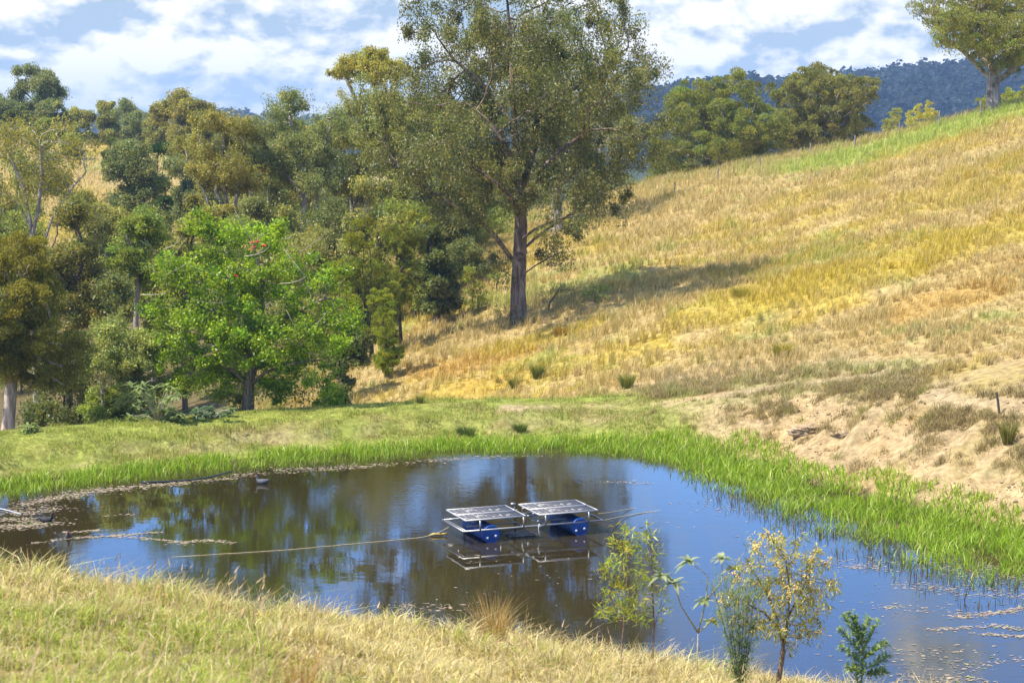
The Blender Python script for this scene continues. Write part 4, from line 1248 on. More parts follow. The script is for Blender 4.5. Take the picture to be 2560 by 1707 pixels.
def bank_tufts():
    """wiry brown tufts on the earth bank"""
    rng = np.random.default_rng(19)
    n = 14000
    x = rng.uniform(3, 26, n); y = rng.uniform(52, 84, n)
    sd = pond_sd(x, y)
    nz = fbm(x / 1.4, y / 1.4, 29, 3)
    w = sstep(x + 0.25 * (y - 60), 9, 12) * sstep(sd + (nz - .5) * 4, 2.4, 4.6) * (1 - sstep(sd, 5.0, 8.5))
    w = np.maximum(w, .05 * (sd > .9) * sstep(x + 0.25 * (y - 60), 9.5, 12) * (sd < 6))
    td = np.minimum(pathdist(x, y, TRACK), pathdist(x, y, TRACK2))
    k = (rng.random(n) < w * (.35 + 1.0 * sstep(nz, .4, .6)) * .95) & (td > .5)
    x, y = x[k], y[k]; m = len(x); per = 42
    idx = np.repeat(np.arange(m), per); N = m * per
    s = rng.uniform(.55, 1.5, m)[idx]
    px = x[idx] + rng.normal(0, .10, N) * s; py = y[idx] + rng.normal(0, .10, N) * s
    h = rng.uniform(.10, .34, N) * s
    V, F = blades(np.stack([px, py, tz(px, py) - .02], 1), h, rng.uniform(.012, .024, N), h * rng.uniform(.3, 1.3, N), rng.uniform(0, 6.28, N), rng)
    tone = np.array([[.38, .285, .14], [.32, .24, .115], [.46, .36, .18], [.26, .205, .105], [.30, .30, .08]])[rng.choice(5, m, p=[.33, .25, .2, .12, .1])]
    cc = tone[idx] * rng.uniform(.6, 1.3, (N, 1))
    o = mesh_obj('bank_tufts', V, F, M_GRASS, None, np.repeat(cc, 5, 0))
    tag(o, 'wiry brown dry tufts scattered over the bare earth bank', 'grass', kind='stuff')
bank_tufts()

def clods():
    """crumbled earth and stones lying on the bank and the track"""
    rng = np.random.default_rng(23)
    n = 60000
    x = rng.uniform(0, 27, n); y = rng.uniform(50, 86, n)
    sd = pond_sd(x, y)
    c, bare, damw, cutw = land(x, y, sd)
    k = (rng.random(n) < bare * (.25 + .5 * cutw)) & (sd > .4) & (fbm(x / .9, y / .9, 3, 3) > .42)
    x, y = x[k], y[k]; m = len(x)
    r = .018 * (1 + rng.pareto(2.2, m)).clip(1, 6)
    octa = np.array([[1, 0, 0], [0, 1, 0], [-1, 0, 0], [0, -1, 0], [0, 0, 1], [0, 0, -.4]], float)
    V = octa[None] * rng.uniform(.55, 1.35, (m, 6, 1)) * r[:, None, None]
    a = rng.uniform(0, 6.28, m); ca, sa = np.cos(a)[:, None], np.sin(a)[:, None]
    V = np.stack([V[..., 0] * ca - V[..., 1] * sa, V[..., 0] * sa + V[..., 1] * ca, V[..., 2] * .7], 2)
    V += np.stack([x, y, tz(x, y)], 1)[:, None]
    f = np.array([[0, 1, 4], [1, 2, 4], [2, 3, 4], [3, 0, 4], [1, 0, 5], [2, 1, 5], [3, 2, 5], [0, 3, 5]])
    F = ((np.arange(m) * 6)[:, None, None] + f[None]).reshape(-1, 3)
    cc = np.array([.34, .245, .13])[None] * rng.uniform(.55, 1.25, (m, 1))
    mt, t, b = mat_new('clods')
    at_ = nd(t, 'ShaderNodeAttribute'); at_.attribute_name = 'Col'
    t.links.new(at_.outputs['Color'], b.inputs['Base Color']); b.inputs['Roughness'].default_value = 1.0; b.inputs['Specular IOR Level'].default_value = .05
    o = mesh_obj('clods', V.reshape(-1, 3), F, mt, None, np.repeat(cc, 6, 0))
    tag(o, 'crumbled clods and small stones on the earth bank', 'clods', kind='stuff')
clods()

def far_grass():
    """grass of the slope across the gully and the taller fringe along the top fence"""
    rng = np.random.default_rng(17)
    n = 90000
    y = rng.uniform(150, 262, n); x = rng.uniform(-0.36, 0.05, n) * y
    c, bare, damw, cutw = land(x, y)
    P = np.stack([x, y, tz(x, y) - .02], 1)
    h = rng.uniform(0.25, 0.7, n) * (0.4 + fbm(x / 3, y / 3, 9, 3))
    V1, F1 = blades(P, h, rng.uniform(.05, .10, n), h * rng.uniform(.1, .8, n), rng.normal(0, 1.5, n), rng)
    c1 = c * rng.uniform(.7, 1.3, (n, 1))
    m = 20000
    x = rng.uniform(8, 62, m); y = 176 - 0.12 * (x - 12) + rng.normal(0, 3.4, m)
    x = x + rng.normal(0, .3, m)
    P = np.stack([x, y, tz(x, y) - .02], 1)
    clump = fbm(x / 2.5, y / 2.5, 77, 2)
    h = rng.uniform(0.25, .85, m) * (0.35 + 1.0 * sstep(clump, .35, .7))
    V2, F2 = blades(P, h, rng.uniform(.025, .05, m), h * rng.uniform(.1, .7, m), rng.normal(0.2, .9, m), rng)
    c2 = (STRAW * .9)[None] * rng.uniform(.6, 1.25, (m, 1))
    V = np.concatenate([V1, V2]); F = np.concatenate([F1, F2 + len(V1)])
    o = mesh_obj('distant_grass', V, F, M_GRASS, None, np.repeat(np.concatenate([c1, c2]), 5, 0))
    tag(o, 'dry grass on the slope across the gully and along the fence', 'grass', kind='stuff')
far_grass()

def turf():
    rng = np.random.default_rng(27)
    x, y = polar(330000, 60, 86, 0.335, rng)
    sd = pond_sd(x, y)
    c, bare, damw, cutw = land(x, y, sd)
    keep = (sd > 0.3) & (damw > 0.3) & (rng.random(len(x)) > bare * 0.85)
    x, y, sd, c = x[keep], y[keep], sd[keep], c[keep]
    n = len(x)
    nn = fbm(x / 0.8, y / 0.8, 5, 3); n2 = fbm(x / 2.5, y / 2.5, 15, 3)
    h = (0.05 + 0.16 * sstep(nn, .45, .75) + 0.12 * sstep(n2, .5, .7) * (sd < 3.5)) * rng.uniform(.5, 1.3, n)
    P = np.stack([x, y, tz(x, y) - .01], 1)
    V, F = blades(P, h, rng.uniform(.012, .024, n), h * rng.uniform(.2, 1.2, n), rng.uniform(0, 6.28, n), rng)
    cc = c * rng.uniform(.65, 1.35, (n, 1))
    s = rng.random(n) < .22
    cc[s] = STRAW * rng.uniform(.6, 1.1, (s.sum(), 1))
    o = mesh_obj('turf', V, F, M_GRASS, None, np.repeat(np.clip(cc, .01, .8), 5, 0))
    tag(o, 'short green grazed turf on the dam wall', 'grass', kind='stuff')
turf()

def reed_w(x):
    return np.interp(x, [-30, -3, 4, 8, 12, 20], [1.9, 1.9, 2.5, 4.6, 7.0, 7.0])

def reeds():
    rng = np.random.default_rng(37)
    n = 290000
    x = rng.uniform(-26, 26, n); y = rng.uniform(46, 76, n)
    sd = pond_sd(x, y)
    nz = fbm(x / 1.3, y / 1.3, 7, 3) - .5
    w = reed_w(x) + nz * 1.6
    t = -sd / w                       # 0 at the bank, 1 at the open water
    back = 0.55 + nz * 1.2 + 0.5 * sstep(x, 3, 9)
    dens = 1 - sstep(t, 0.55, 1.08) * 0.97
    bald = sstep(fbm(x / 2.2 + 5, y / 2.2, 19, 2), .56, .66) * sstep(x, 9, 11) * sstep(t, .35, .6)
    gap = sstep(fbm(x / .8, y / .8, 83, 2), .30, .42)
    keep = (sd < back) & (rng.random(n) < .12 + .88 * gap) & (t < 1.25) & (rng.random(n) < dens * (1 - .8 * bald)) & (y > 47)
    x, y, sd, t = x[keep], y[keep], sd[keep], t[keep]
    n = len(x)
    z = np.maximum(tz(x, y), -0.25)
    h = np.where(x < 4, 0.42, 0.40) * rng.uniform(.5, 1.25, n) * (1 - 0.35 * sstep(t, .5, 1.1)) * (0.75 + 0.6 * (fbm(x / .9, y / .9, 47, 2)))
    h = h * np.where(z < 0, 1.1, 1) * (1 - 0.3 * sstep(sd, 0.2, .9))
    V, F = blades(np.stack([x, y, z], 1), h - np.minimum(z, 0) * .6, rng.uniform(.018, .040, n), h * rng.uniform(.15, 1.0, n), rng.uniform(0, 6.28, n), rng)
    cc = np.array([.27, .40, .018])[None] * rng.uniform(.7, 1.3, (n, 1))
    yel = rng.random(n) < .2
    cc[yel] = np.array([.46, .50, .08]) * rng.uniform(.7, 1.2, (yel.sum(), 1))
    br = rng.random(n) < .03 + .30 * sstep(t, .8, 1.1)
    cc[br] = np.array([.23, .20, .08]) * rng.uniform(.6, 1.2, (br.sum(), 1))
    o = mesh_obj('reeds', V, F, M_REED, None, np.repeat(np.clip(cc, .01, .8), 5, 0))
    tag(o, 'bright green reeds lining the far and right edge of the pond', 'reeds', kind='stuff')
    # bare brown stems standing in the shallows beyond the reeds on the right
    n = 16000
    x = rng.uniform(6, 21, n); y = rng.uniform(47, 64, n)
    sd = pond_sd(x, y)
    nz = fbm(x / 1.3, y / 1.3, 7, 3) - .5
    t = -sd / (reed_w(x) + nz * 1.6)
    keep = (t > .6) & (t < 1.4) & (rng.random(n) < (1.4 - t) * 1.5) & (fbm(x / 1.1, y / 1.1, 57, 2) > .42) & (x + .3 * (y - 55) > 7)
    x, y = x[keep], y[keep]; n = len(x)
    h = rng.uniform(.12, .42, n)
    V, F = blades(np.stack([x, y, np.full(n, -.05)], 1), h, rng.uniform(.012, .022, n), h * rng.uniform(0, .8, n), rng.uniform(0, 6.28, n), rng)
    cc = np.array([.15, .11, .055])[None] * rng.uniform(.5, 1.5, (n, 1))
    g = rng.random(n) < .3
    cc[g] = np.array([.16, .22, .04])
    o = mesh_obj('dead_reeds', V, F, M_GRASS, None, np.repeat(cc, 5, 0))
    tag(o, 'thin brown reed stems standing in the shallows on the right', 'reeds', kind='stuff')
reeds()

def near_grass():
    rng = np.random.default_rng(47)
    _, y = polar(720000, 8.2, 36, 0.36, rng)
    x = rng.uniform(-1, 1, len(y)) * (0.29 * y + 3.3)
    # gather into tussocks
    g = 0.16
    ix = np.floor(x / g); iy = np.floor(y / g)
    pull = vhash(ix, iy, 6) * .55
    x += ((ix + vhash(ix, iy, 3)) * g - x) * pull; y += ((iy + vhash(ix, iy, 4)) * g - y) * pull
    sd = pond_sd(x, y)
    keep = sd > 0.1
    x, y = x[keep], y[keep]; n = len(x)
    n1 = fbm(x / 1.6, y / 1.6, 5, 3); n2 = fbm(x / .5, y / .5, 15, 3); n3 = fbm(x / 4, y / 4, 25, 2)
    edge = sstep(y, 18.5, 23.5)                       # longer and drier at the brow
    green = sstep(n1 * .6 + n3 * .4 + 0.07 * (-x / (0.27 * y)), .40, .56) * (1 - .62 * edge)
    h = (.05 + .15 * sstep(n2, .38, .68) + .12 * edge * sstep(n1, .3, .65)) * rng.uniform(.5, 1.35, n) * (y / 18) ** .25 * (.6 + .9 * vhash(np.floor(x / .55 + n2), np.floor(y / .55), 14) ** 1.5)
    P = np.stack([x, y, tz(x, y) - .01], 1)
    V, F = blades(P, h, rng.uniform(.005, .015, n) * (y / 16) ** .55, h * rng.uniform(.2, 1.3, n) * (1 + 1.2 * (rng.random(n) < .2)), rng.uniform(0, 6.28, n), rng)
    straw = np.array([.66, .54, .25])
    gr = np.array([.38, .43, .07])
    isg = rng.random(n) < green * .85 + .03
    cc = np.where(isg[:, None], gr[None], straw[None]) * rng.uniform(.55, 1.35, (n, 1))
    o_ = rng.random(n) < .10 + .1 * edge
    cc[o_] = np.array([.42, .26, .10]) * rng.uniform(.6, 1.2, (o_.sum(), 1))
    pl = rng.random(n) < .10
    cc[pl] = np.array([.66, .56, .34]) * rng.uniform(.8, 1.1, (pl.sum(), 1))
    # seed stalks standing above the rest near the brow
    m = 9000
    xs, ys = polar(m, 11, 30, .34, rng)
    cl = fbm(xs / 1.4, ys / 1.4, 65, 3)
    k = (rng.random(m) < sstep(cl, .40, .62))
    xs, ys = xs[k], ys[k]; m = len(xs)
    hs = rng.uniform(.22, .62, m)
    P2 = np.stack([xs, ys, tz(xs, ys)], 1)
    V2, F2 = blades(P2, hs, rng.uniform(.005, .010, m), hs * rng.uniform(.1, .7, m), rng.normal(.2, 1.2, m), rng)
    c2 = np.array([.50, .36, .18])[None] * rng.uniform(.6, 1.3, (m, 1))
    # long bleached stalks lying over the rest
    m3 = 2600
    x3, y3 = polar(m3, 9.5, 27, .34, rng)
    h3 = rng.uniform(.06, .30, m3)
    V3, F3 = blades(np.stack([x3, y3, tz(x3, y3) + .03], 1), h3, rng.uniform(.006, .012, m3), rng.uniform(.2, .6, m3), rng.uniform(0, 6.28, m3), rng)
    c3 = np.array([.64, .53, .30])[None] * rng.uniform(.7, 1.15, (m3, 1))
    # feathery seed heads on some stalks
    sel = rng.random(m) < .5
    tips = V2.reshape(-1, 5, 3)[sel, 4]; mids = V2.reshape(-1, 5, 3)[sel, 2]
    d4 = tips - mids; d4 /= np.linalg.norm(d4, axis=1, keepdims=True)
    m4 = len(tips); sd4 = np.cross(d4, rng.normal(0, 1, (m4, 3))); sd4 /= np.linalg.norm(sd4, axis=1, keepdims=True)
    L4 = rng.uniform(.05, .11, (m4, 1))
    V4 = np.stack([tips - d4 * L4 * .3, tips + sd4 * L4 * .10, tips - sd4 * L4 * .10, tips + d4 * L4 * .6 + sd4 * L4 * .05, tips + d4 * L4], 1).reshape(-1, 3)
    b4 = (np.arange(m4) * 5)[:, None, None]
    F4 = (b4 + np.array([[0, 1, 2], [1, 3, 2], [2, 3, 4]])[None]).reshape(-1, 3)
    c4 = np.array([.50, .36, .20])[None] * rng.uniform(.7, 1.3, (m4, 1))
    n0 = len(V)
    F = np.concatenate([F, F2 + n0, F3 + n0 + len(V2), F4 + n0 + len(V2) + len(V3)])
    V = np.concatenate([V, V2, V3, V4]); cc = np.concatenate([cc, c2, c3, c4])
    o = mesh_obj('bank_grass', V, F, M_GRASS, None, np.repeat(np.clip(cc, .01, .8), 5, 0))
    tag(o, 'straw and green grass on the near bank in front of the pond', 'grass', kind='stuff')
near_grass()

def weed():
    rng = np.random.default_rng(57)
    K = 0.4354
    lines = [  # pixel polylines of the full view, half width in metres, pieces
        ([(0, 1172), (60, 1178), (130, 1165)], .5, 500), ([(0, 1210), (70, 1205), (110, 1198)], .45, 450), ([(10, 1190), (60, 1195)], .3, 150),
        ([(80, 1247), (140, 1237), (260, 1230), (360, 1222)], .12, 260), ([(150, 1222), (220, 1217)], .10, 70), ([(260, 1230), (340, 1236), (430, 1246)], .12, 130),
        ([(380, 1248), (470, 1240), (530, 1246)], .16, 130), ([(50, 1158), (200, 1130), (300, 1118)], .40, 800), ([(300, 1118), (420, 1108), (520, 1098), (560, 1088)], .28, 450),
        ([(240, 1185), (300, 1180)], .12, 25), ([(560, 1088), (760, 1078), (900, 1065), (1050, 1052), (1250, 1046)], .30, 420), ([(640, 1078), (820, 1068)], .3, 160),
        ([(1380, 1105), (1480, 1108)], .2, 50), ([(1560, 1150), (1700, 1175), (1800, 1190)], .6, 60), ([(1500, 1205), (1680, 1215)], .5, 25),
        ([(1840, 1270), (1950, 1300), (2060, 1290)], .5, 160), ([(1960, 1300), (2060, 1310)], .3, 60), ([(2060, 1345), (2180, 1350)], .4, 90),
        ([(2020, 1390), (2120, 1400)], .4, 60), ([(2200, 1415), (2300, 1405), (2352, 1395)], .16, 220), ([(2150, 1445), (2280, 1435), (2352, 1445)], .14, 160),
        ([(2260, 1455), (2340, 1460)], .12, 90), ([(1980, 1490), (2150, 1500), (2300, 1500)], .8, 170), ([(2000, 1530), (2340, 1520)], .5, 130), ([(2050, 1555), (2250, 1560)], .3, 80),
        ([(2150, 1270), (2250, 1310), (2352, 1330)], .9, 900), ([(2180, 1360), (2352, 1365)], .7, 240), ([(1150, 1290), (1320, 1330)], .5, 26), ([(1040, 1360), (1100, 1350)], .5, 10),
        ([(930, 1390), (1100, 1400)], .35, 60), ([(640, 1430), (760, 1420)], .4, 40), ([(1900, 1190), (2100, 1280)], 1.0, 160), ([(1100, 1330), (1500, 1400)], 1.3, 24),
        ([(900, 1260), (1300, 1300)], 2.0, 16), ([(1650, 1260), (2000, 1420)], 2.0, 24)]
    C = []; Rr = []
    for pts, wd, k in lines:
        w = np.array([atz(a * K, b * K, 0.0)[:2] for a, b in pts])
        seg = np.linalg.norm(np.diff(w, axis=0), axis=1); cs = np.concatenate([[0], np.cumsum(seg)])
        # pieces gather into rafts
        k = int(k * (1.3 if wd < .5 else .7))
        rafts = rng.uniform(0, cs[-1], max(3, k // 9))
        t = np.clip(rafts[rng.integers(0, len(rafts), k)] + rng.normal(0, .4, k), 0, cs[-1])
        p = np.stack([np.interp(t, cs, w[:, 0]), np.interp(t, cs, w[:, 1])], 1)
        p += rng.normal(0, .8, (k, 2)) * wd * np.array([1.6, 1.3]) * rng.uniform(.3, 1, (k, 1))
        C.append(p); Rr.append(rng.uniform(.008, .032, k))
    C = np.concatenate(C); Rr = np.concatenate(Rr)
    ok = pond_sd(C[:, 0], C[:, 1]) < -0.05
    C, Rr = C[ok], Rr[ok]; n = len(C)
    a = np.arange(6) * np.pi / 3
    rot = rng.uniform(0, 6.28, (n, 1)); rad = Rr[:, None] * rng.uniform(.5, 1.3, (n, 6))
    st = rng.uniform(1.2, 3.0, (n, 1))
    X = rad * np.cos(a[None] + rot * .2) * st; Yv = rad * np.sin(a[None] + rot * .2)
    V = np.stack([C[:, None, 0] + X, C[:, None, 1] + Yv, 0.006 + rng.uniform(0, .010, (n, 6))], 2).reshape(-1, 3)
    b = (np.arange(n) * 6)[:, None]
    F = (b + np.arange(6)[None])
    cc = np.array([.36, .275, .20])[None] * rng.uniform(.7, 1.3, (n, 1))
    g = rng.random(n) < .12
    cc[g] = np.array([.22, .28, .06])
    m = leafmat('water_weed', .1, .7, .2)
    o = mesh_obj('water_weed', V, F, m, None, np.repeat(cc, 6, 0))
    tag(o, 'pale pinkish weed floating on the pond in streaks and rafts', 'weed', kind='stuff')
weed()
# ------------------------------------------------------------------ floating solar platform
M_ALU = simple('galvanised_metal', (0.36, 0.36, 0.36), 0.42, 0.75, 0.12, 12)
M_DRUM = simple('blue_plastic', (0.006, 0.060, 0.26), 0.42, 0, 0.25, 3)
M_DRUMCAP = simple('drum_bung', (0.42, 0.45, 0.50), 0.5)
M_BLACK = simple('black_plastic', (0.014, 0.014, 0.015), 0.45)
M_WHITE = simple('white_strap', (0.62, 0.60, 0.56), 0.6)
M_ROPE = simple('pale_rope', (0.48, 0.40, 0.22), 0.9, 0, 0.3, 30)
M_YELLOW = simple('yellow_float', (0.36, 0.24, 0.03), 0.5)

def panel_mat():
    m, t, b = mat_new('solar_cells')
    tc = nd(t, 'ShaderNodeTexCoord')
    sep = nd(t, 'ShaderNodeSeparateXYZ'); t.links.new(tc.outputs['Object'], sep.inputs[0])
    def grid(v, step, wdt):
        f = mth(t, 'FRACT', mth(t, 'DIVIDE', v, step))
        return mth(t, 'LESS_THAN', mth(t, 'MINIMUM', f, mth(t, 'SUBTRACT', 1.0, f)), wdt)
    g = mth(t, 'MAXIMUM', grid(sep.outputs[0], 0.158, 0.045), grid(sep.outputs[1], 0.138, 0.045))
    c = mix(t, g, (0.025, 0.026, 0.036), (0.26, 0.26, 0.27))
    bus = mth(t, 'MULTIPLY', grid(sep.outputs[1], 0.046, 0.06), 0.12)
    c = mix(t, bus, c, (0.3, 0.3, 0.31))
    f = noise(t, tc.outputs['Object'], 5.5, 8, 0.72, 0.6)
    drop = smooth(t, f, 0.56, 0.62)
    c = mix(t, drop, c, (0.60, 0.55, 0.49))
    d2 = smooth(t, noise(t, tc.outputs['Object'], 11, 4, 0.6, 0.2), 0.66, 0.70)
    c = mix(t, d2, c, (0.045, 0.035, 0.025))
    dust = smooth(t, noise(t, tc.outputs['Object'], 2.2, 5, 0.6), 0.3, 0.75)
    c = mix(t, mth(t, 'MULTIPLY', dust, 0.12), c, (0.46, 0.42, 0.38))
    b.inputs['Specular IOR Level'].default_value = 0.25
    t.links.new(c, b.inputs['Base Color'])
    t.links.new(mth(t, 'ADD', mth(t, 'MULTIPLY', dust, 0.25), 0.5), b.inputs['Roughness'])
    return m

def platform():
    zr = 0.40
    c0 = atz(462.6, 531.0, zr); c1 = atz(603.5, 519.6, zr)
    v = c1 - c0
    L = float(np.hypot(v[0], v[1])); ang = math.atan2(v[1], v[0])
    W = 1.85
    ca, sa = math.cos(ang), math.sin(ang)
    o = c0[:2] + np.array([ca, sa]) * L / 2 + np.array([-sa, ca]) * W / 2
    root = thing('solar_platform', 'floating raft of dusty solar panels on blue drums in the pond', 'solar raft', (o[0], o[1], 0))
    root.rotation_euler = (0, 0, ang)
    hx, hy = L / 2, W / 2
    fr = MB(); s = 0.045
    for yy in (-hy, hy):
        fr.bar((-hx, yy, zr), (hx, yy, zr), s)
    xb = [-hx + s / 2, -hx + 1.95, -hx + 2.72, hx - s / 2]
    for xx in xb:
        fr.bar((xx, -hy + s / 2, zr + .003), (xx, hy - s / 2, zr + .003), s)
    fr.bar((-hx + .12, -hy + s / 2, zr + .004), (-hx + .12, hy - s / 2, zr + .004), s * .7)
    for xx in (-hx + .55, -hx + 1.95, hx - 1.93, hx - .5):
        for yy in (-hy, hy):
            fr.bar((xx, yy - (0.03 if yy < 0 else -0.03), zr - .03), (xx, yy - (0.03 if yy < 0 else -0.03), zr + .30), s, s * .6, up=(0, 1, 0))
    for yy in (-hy * .45, hy * .45):
        fr.bar((-hx + .15, yy, zr + .272), (-hx + 2.1, yy, zr + .272), .035)
        fr.bar((hx - 2.15, yy, zr + .272), (hx - .15, yy, zr + .272), .035)
        fr.bar((-hx + .3, yy, zr + .03), (-hx + 2.0, yy, zr + .03), .035)
        fr.bar((hx - 2.0, yy, zr + .03), (hx - .3, yy, zr + .03), .035)
    for xx in (-hx + .4, -hx + 1.8, hx - 1.8, hx - .4):
        fr.bar((xx, -hy * .9, zr + .236), (xx, hy * .9, zr + .236), .03)
    fr.build('frame', M_ALU, root)
    mp = panel_mat()
    pl, pw = 1.96, 0.87
    for x0 in (-hx + .10, hx - pl - .16):
        for k in range(2):
            y0 = -hy + .03 + k * (pw + .012)
            zc = zr + .30
            cx, cy = x0 + pl / 2, y0 + pw / 2
            pb = MB(); pb.box((0, 0, 0), (pl / 2 - .018, pw / 2 - .018, .012))
            p = pb.build('solar_panel', mp, root, loc=(cx, cy, zc + .012))
            fb = MB()
            for a, b_ in (((-pl / 2, -pw / 2 + .016, 0), (pl / 2, -pw / 2 + .016, 0)), ((-pl / 2, pw / 2 - .016, 0), (pl / 2, pw / 2 - .016, 0))):
                fb.bar(a, b_, .032, .046)
            for xx in (-pl / 2 + .016, pl / 2 - .016):
                fb.bar((xx, -pw / 2 + .033, 0), (xx, pw / 2 - .033, 0), .032, .046)
            fb.build('panel_frame', simple('panel_edge', (0.46, 0.45, 0.44), 0.45, 0.3, .1, 20), p)
    # drums, lying, two in a row under each pair of panels
    rad = 0.285
    for xd in (-hx + .92, hx - .78):
        for k in range(2):
            yc = -hy * .52 + k * 0.96
            ys = [-.46, -.455, -.43, -.40, -.17, -.15, -.13, .13, .15, .17, .40, .43, .455, .46]
            rs = [rad * .90, rad * .985, rad, rad * .985, rad * .985, rad, rad * .985, rad * .985, rad, rad * .985, rad * .985, rad, rad * .985, rad * .90]
            b = MB(); b.tube([(0, q, 0) for q in ys], rs, 28)
            d = b.build('drum', M_DRUM, root, False, (xd, yc, 0.245))
            for px_ in (-.135, .135):
                cb = MB(); cb.tube([(px_, -.458, -.10 if px_ < 0 else -.055), (px_, -.482, -.10 if px_ < 0 else -.055)], .042, 14)
                cb.build('bung', M_DRUMCAP, d)
            rb = MB(); rb.tube([(0, -.452, 0), (0, -.470, 0)], [rad * .93, rad * .93], 28, False)
            rb.tube([(0, -.470, 0), (0, -.4601, 0)], [rad * .93, rad * .87], 28, False)
            rb.build('drum_rim', M_DRUM, d)
    # float switch bracket, black pump tray in the water, hose and straps
    b = MB(); b.bar((.02, hy - .15, zr), (.02, hy - .15, zr + .34), .035); b.box((-.02, hy - .15, zr + .36), (.07, .05, .035)); b.box((.06, hy - .2, zr + .12), (.05, .05, .07))
    b.build('sensor_bracket', M_ALU, root)
    b = MB()
    for i in range(9):
        b.bar((-.62 + i * .11, -.52, .012), (-.62 + i * .11, .30, .012), .022, .03)
    for i in range(9):
        b.bar((-.63, -.50 + i * .098, .024), (.27, -.50 + i * .098, .024), .020, .03)
    b.build('pump_tray', simple('wet_grid', (0.16, 0.15, 0.14), 0.3, 0, .5, 14), root)
    b = MB(); b.tube([(-.25, 0, .03), (-.25, .05, .4), (-.2, .1, zr + .03)], .022, 8); b.build('hose', M_BLACK, root)
    b = MB(); b.tube([(-hx + .25, -hy + .6, zr), (-hx + .22, -hy + .55, .25), (-hx + .24, -hy + .5, .05), (-hx + .2, -hy + .5, -.1)], .018, 8)
    b.build('hose', M_BLACK, root)
    b = MB(); b.tube([(.16, -hy - .03, zr + .06), (.13, -hy - .035, zr - .08), (.15, -hy - .03, zr - .22), (.19, -hy - .03, zr - .34)], .014, 6); b.tube([(.14, -hy - .03, zr + .01), (.24, -hy - .05, zr - .03)], .010, 6)
    b.build('strap', M_WHITE, root)
    return root
platform()

def rope(name, label, pts, r, mat, cat='rope', wob=.0):
    rng = np.random.default_rng(len(pts))
    P = np.array(pts, float)
    seg = np.linalg.norm(np.diff(P, axis=0), axis=1); cs = np.concatenate([[0], np.cumsum(seg)])
    t = np.linspace(0, cs[-1], max(12, int(cs[-1] / .25)))
    Q = np.stack([np.interp(t, cs, P[:, i]) for i in range(3)], 1)
    for _ in range(6):
        Q[1:-1] = (Q[:-2] + 2 * Q[1:-1] + Q[2:]) / 4
    Q[1:-1, :2] += rng.normal(0, wob, (len(Q) - 2, 2))
    b = MB(); b.tube(Q, r, 7)
    o = b.build(name, mat, None, True)
    tag(o, label, cat)
    return o
rope('mooring_rope', 'long pale rope running left from the solar raft across the water', [atz(448.8, 526.3, .42), atz(441, 532, .14), atz(436, 535, .015), atz(427, 536.5, .012), atz(360, 542.6, .012), atz(283, 549.5, .012), atz(200, 554.6, .012), atz(152, 557.5, -.02)], .009, M_ROPE, wob=.012)
rope('mooring_rope', 'pale rope from the front right corner of the solar raft', [atz(603.0, 519.8, .40), atz(618, 516.5, .1), atz(627, 514.6, .012), atz(645, 512, .012), atz(668, 508.5, -.02)], .011, M_ROPE, wob=.008)
rope('mooring_rope', 'short pale rope from the back right corner of the solar raft', [atz(598.5, 513.0, .42), atz(612, 511.5, .22), atz(626, 508.8, .012), atz(640, 507, -.02)], .010, M_ROPE)
rope('hose', 'black hose curving out of the reeds onto the water at the left', [atz(140, 481.5, .03), atz(165, 481.2, .03), atz(183, 480, .03), atz(205, 478, .04), atz(218, 475, .08), atz(232, 470.5, .22)], .03, simple('black_hose', (.03, .032, .04), .3), 'hose')
rope('pipe', 'pale grey pipe lying on the floating weed at the left edge', [atz(-14, 506, .03), atz(4, 508.5, .03), atz(21, 513.4, .02)], .022, simple('pale_pipe', (.45, .47, .5), .4), 'pipe')
_b = MB(); _p = atz(436.5, 534.5, .03)
_b.tube([_p + [-.22, 0, 0], _p + [-.1, 0, .03], _p + [.08, .02, .02], _p + [.2, .03, .0]], [.02, .045, .045, .02], 10)
_b.tube([_p + [.16, .02, .03], _p + [.33, .05, .04]], .03, 8)
tag(_b.build('rope_float', M_YELLOW, None, True), 'small dirty yellow float on the rope left of the raft', 'float')

# ------------------------------------------------------------------ water birds
def bird(label, px, py, heading, body, head, scale=1.0, group='moorhens on the pond'):
    p = atz(px, py, 0)
    root = thing('water_bird', label, 'bird', p, group)
    root.rotation_euler = (0, 0, heading); root.scale = (scale,) * 3
    b = MB()
    b.tube([(-.215, 0, .135), (-.18, 0, .115), (-.13, 0, .085), (-.05, 0, .06), (.04, 0, .055), (.10, 0, .075), (.130, 0, .125), (.138, 0, .175), (.150, 0, .215), (.168, 0, .228), (.188, 0, .222), (.200, 0, .216)],
           [.010, .030, .058, .084, .088, .070, .040, .029, .033, .034, .026, .012], 14)
    b.build('body', body, root, True)
    k = MB(); k.tube([(.196, 0, .217), (.215, 0, .212), (.240, 0, .204)], [.014, .011, .003], 8)
    k.tube([(.178, 0, .250), (.192, 0, .236), (.200, 0, .222)], [.004, .012, .012], 8)
    k.build('bill', head, root, True)
M_BIRD = simple('dark_feathers', (.020, .019, .024), .7, 0, .3, 20)
M_BIRD2 = simple('brown_feathers', (.055, .042, .035), .7, 0, .3, 20)
M_BIRD3 = simple('grey_feathers', (.075, .075, .085), .7, 0, .3, 20)
M_RED = simple('red_bill', (.55, .03, .015), .4)
bird('dark moorhen with a red bill swimming among weed at the left edge', 46.5, 521.5, 0.1, M_BIRD, M_RED, 1.25)
bird('small dark bird facing the camera on a streak of floating weed', 68.5, 537.0, -1.35, M_BIRD2, M_RED, 1.0)
bird('grey moorhen with an orange face swimming near the far reeds', 262, 483.2, 3.0, M_BIRD3, simple('orange_bill', (.6, .17, .02), .4), 1.25)

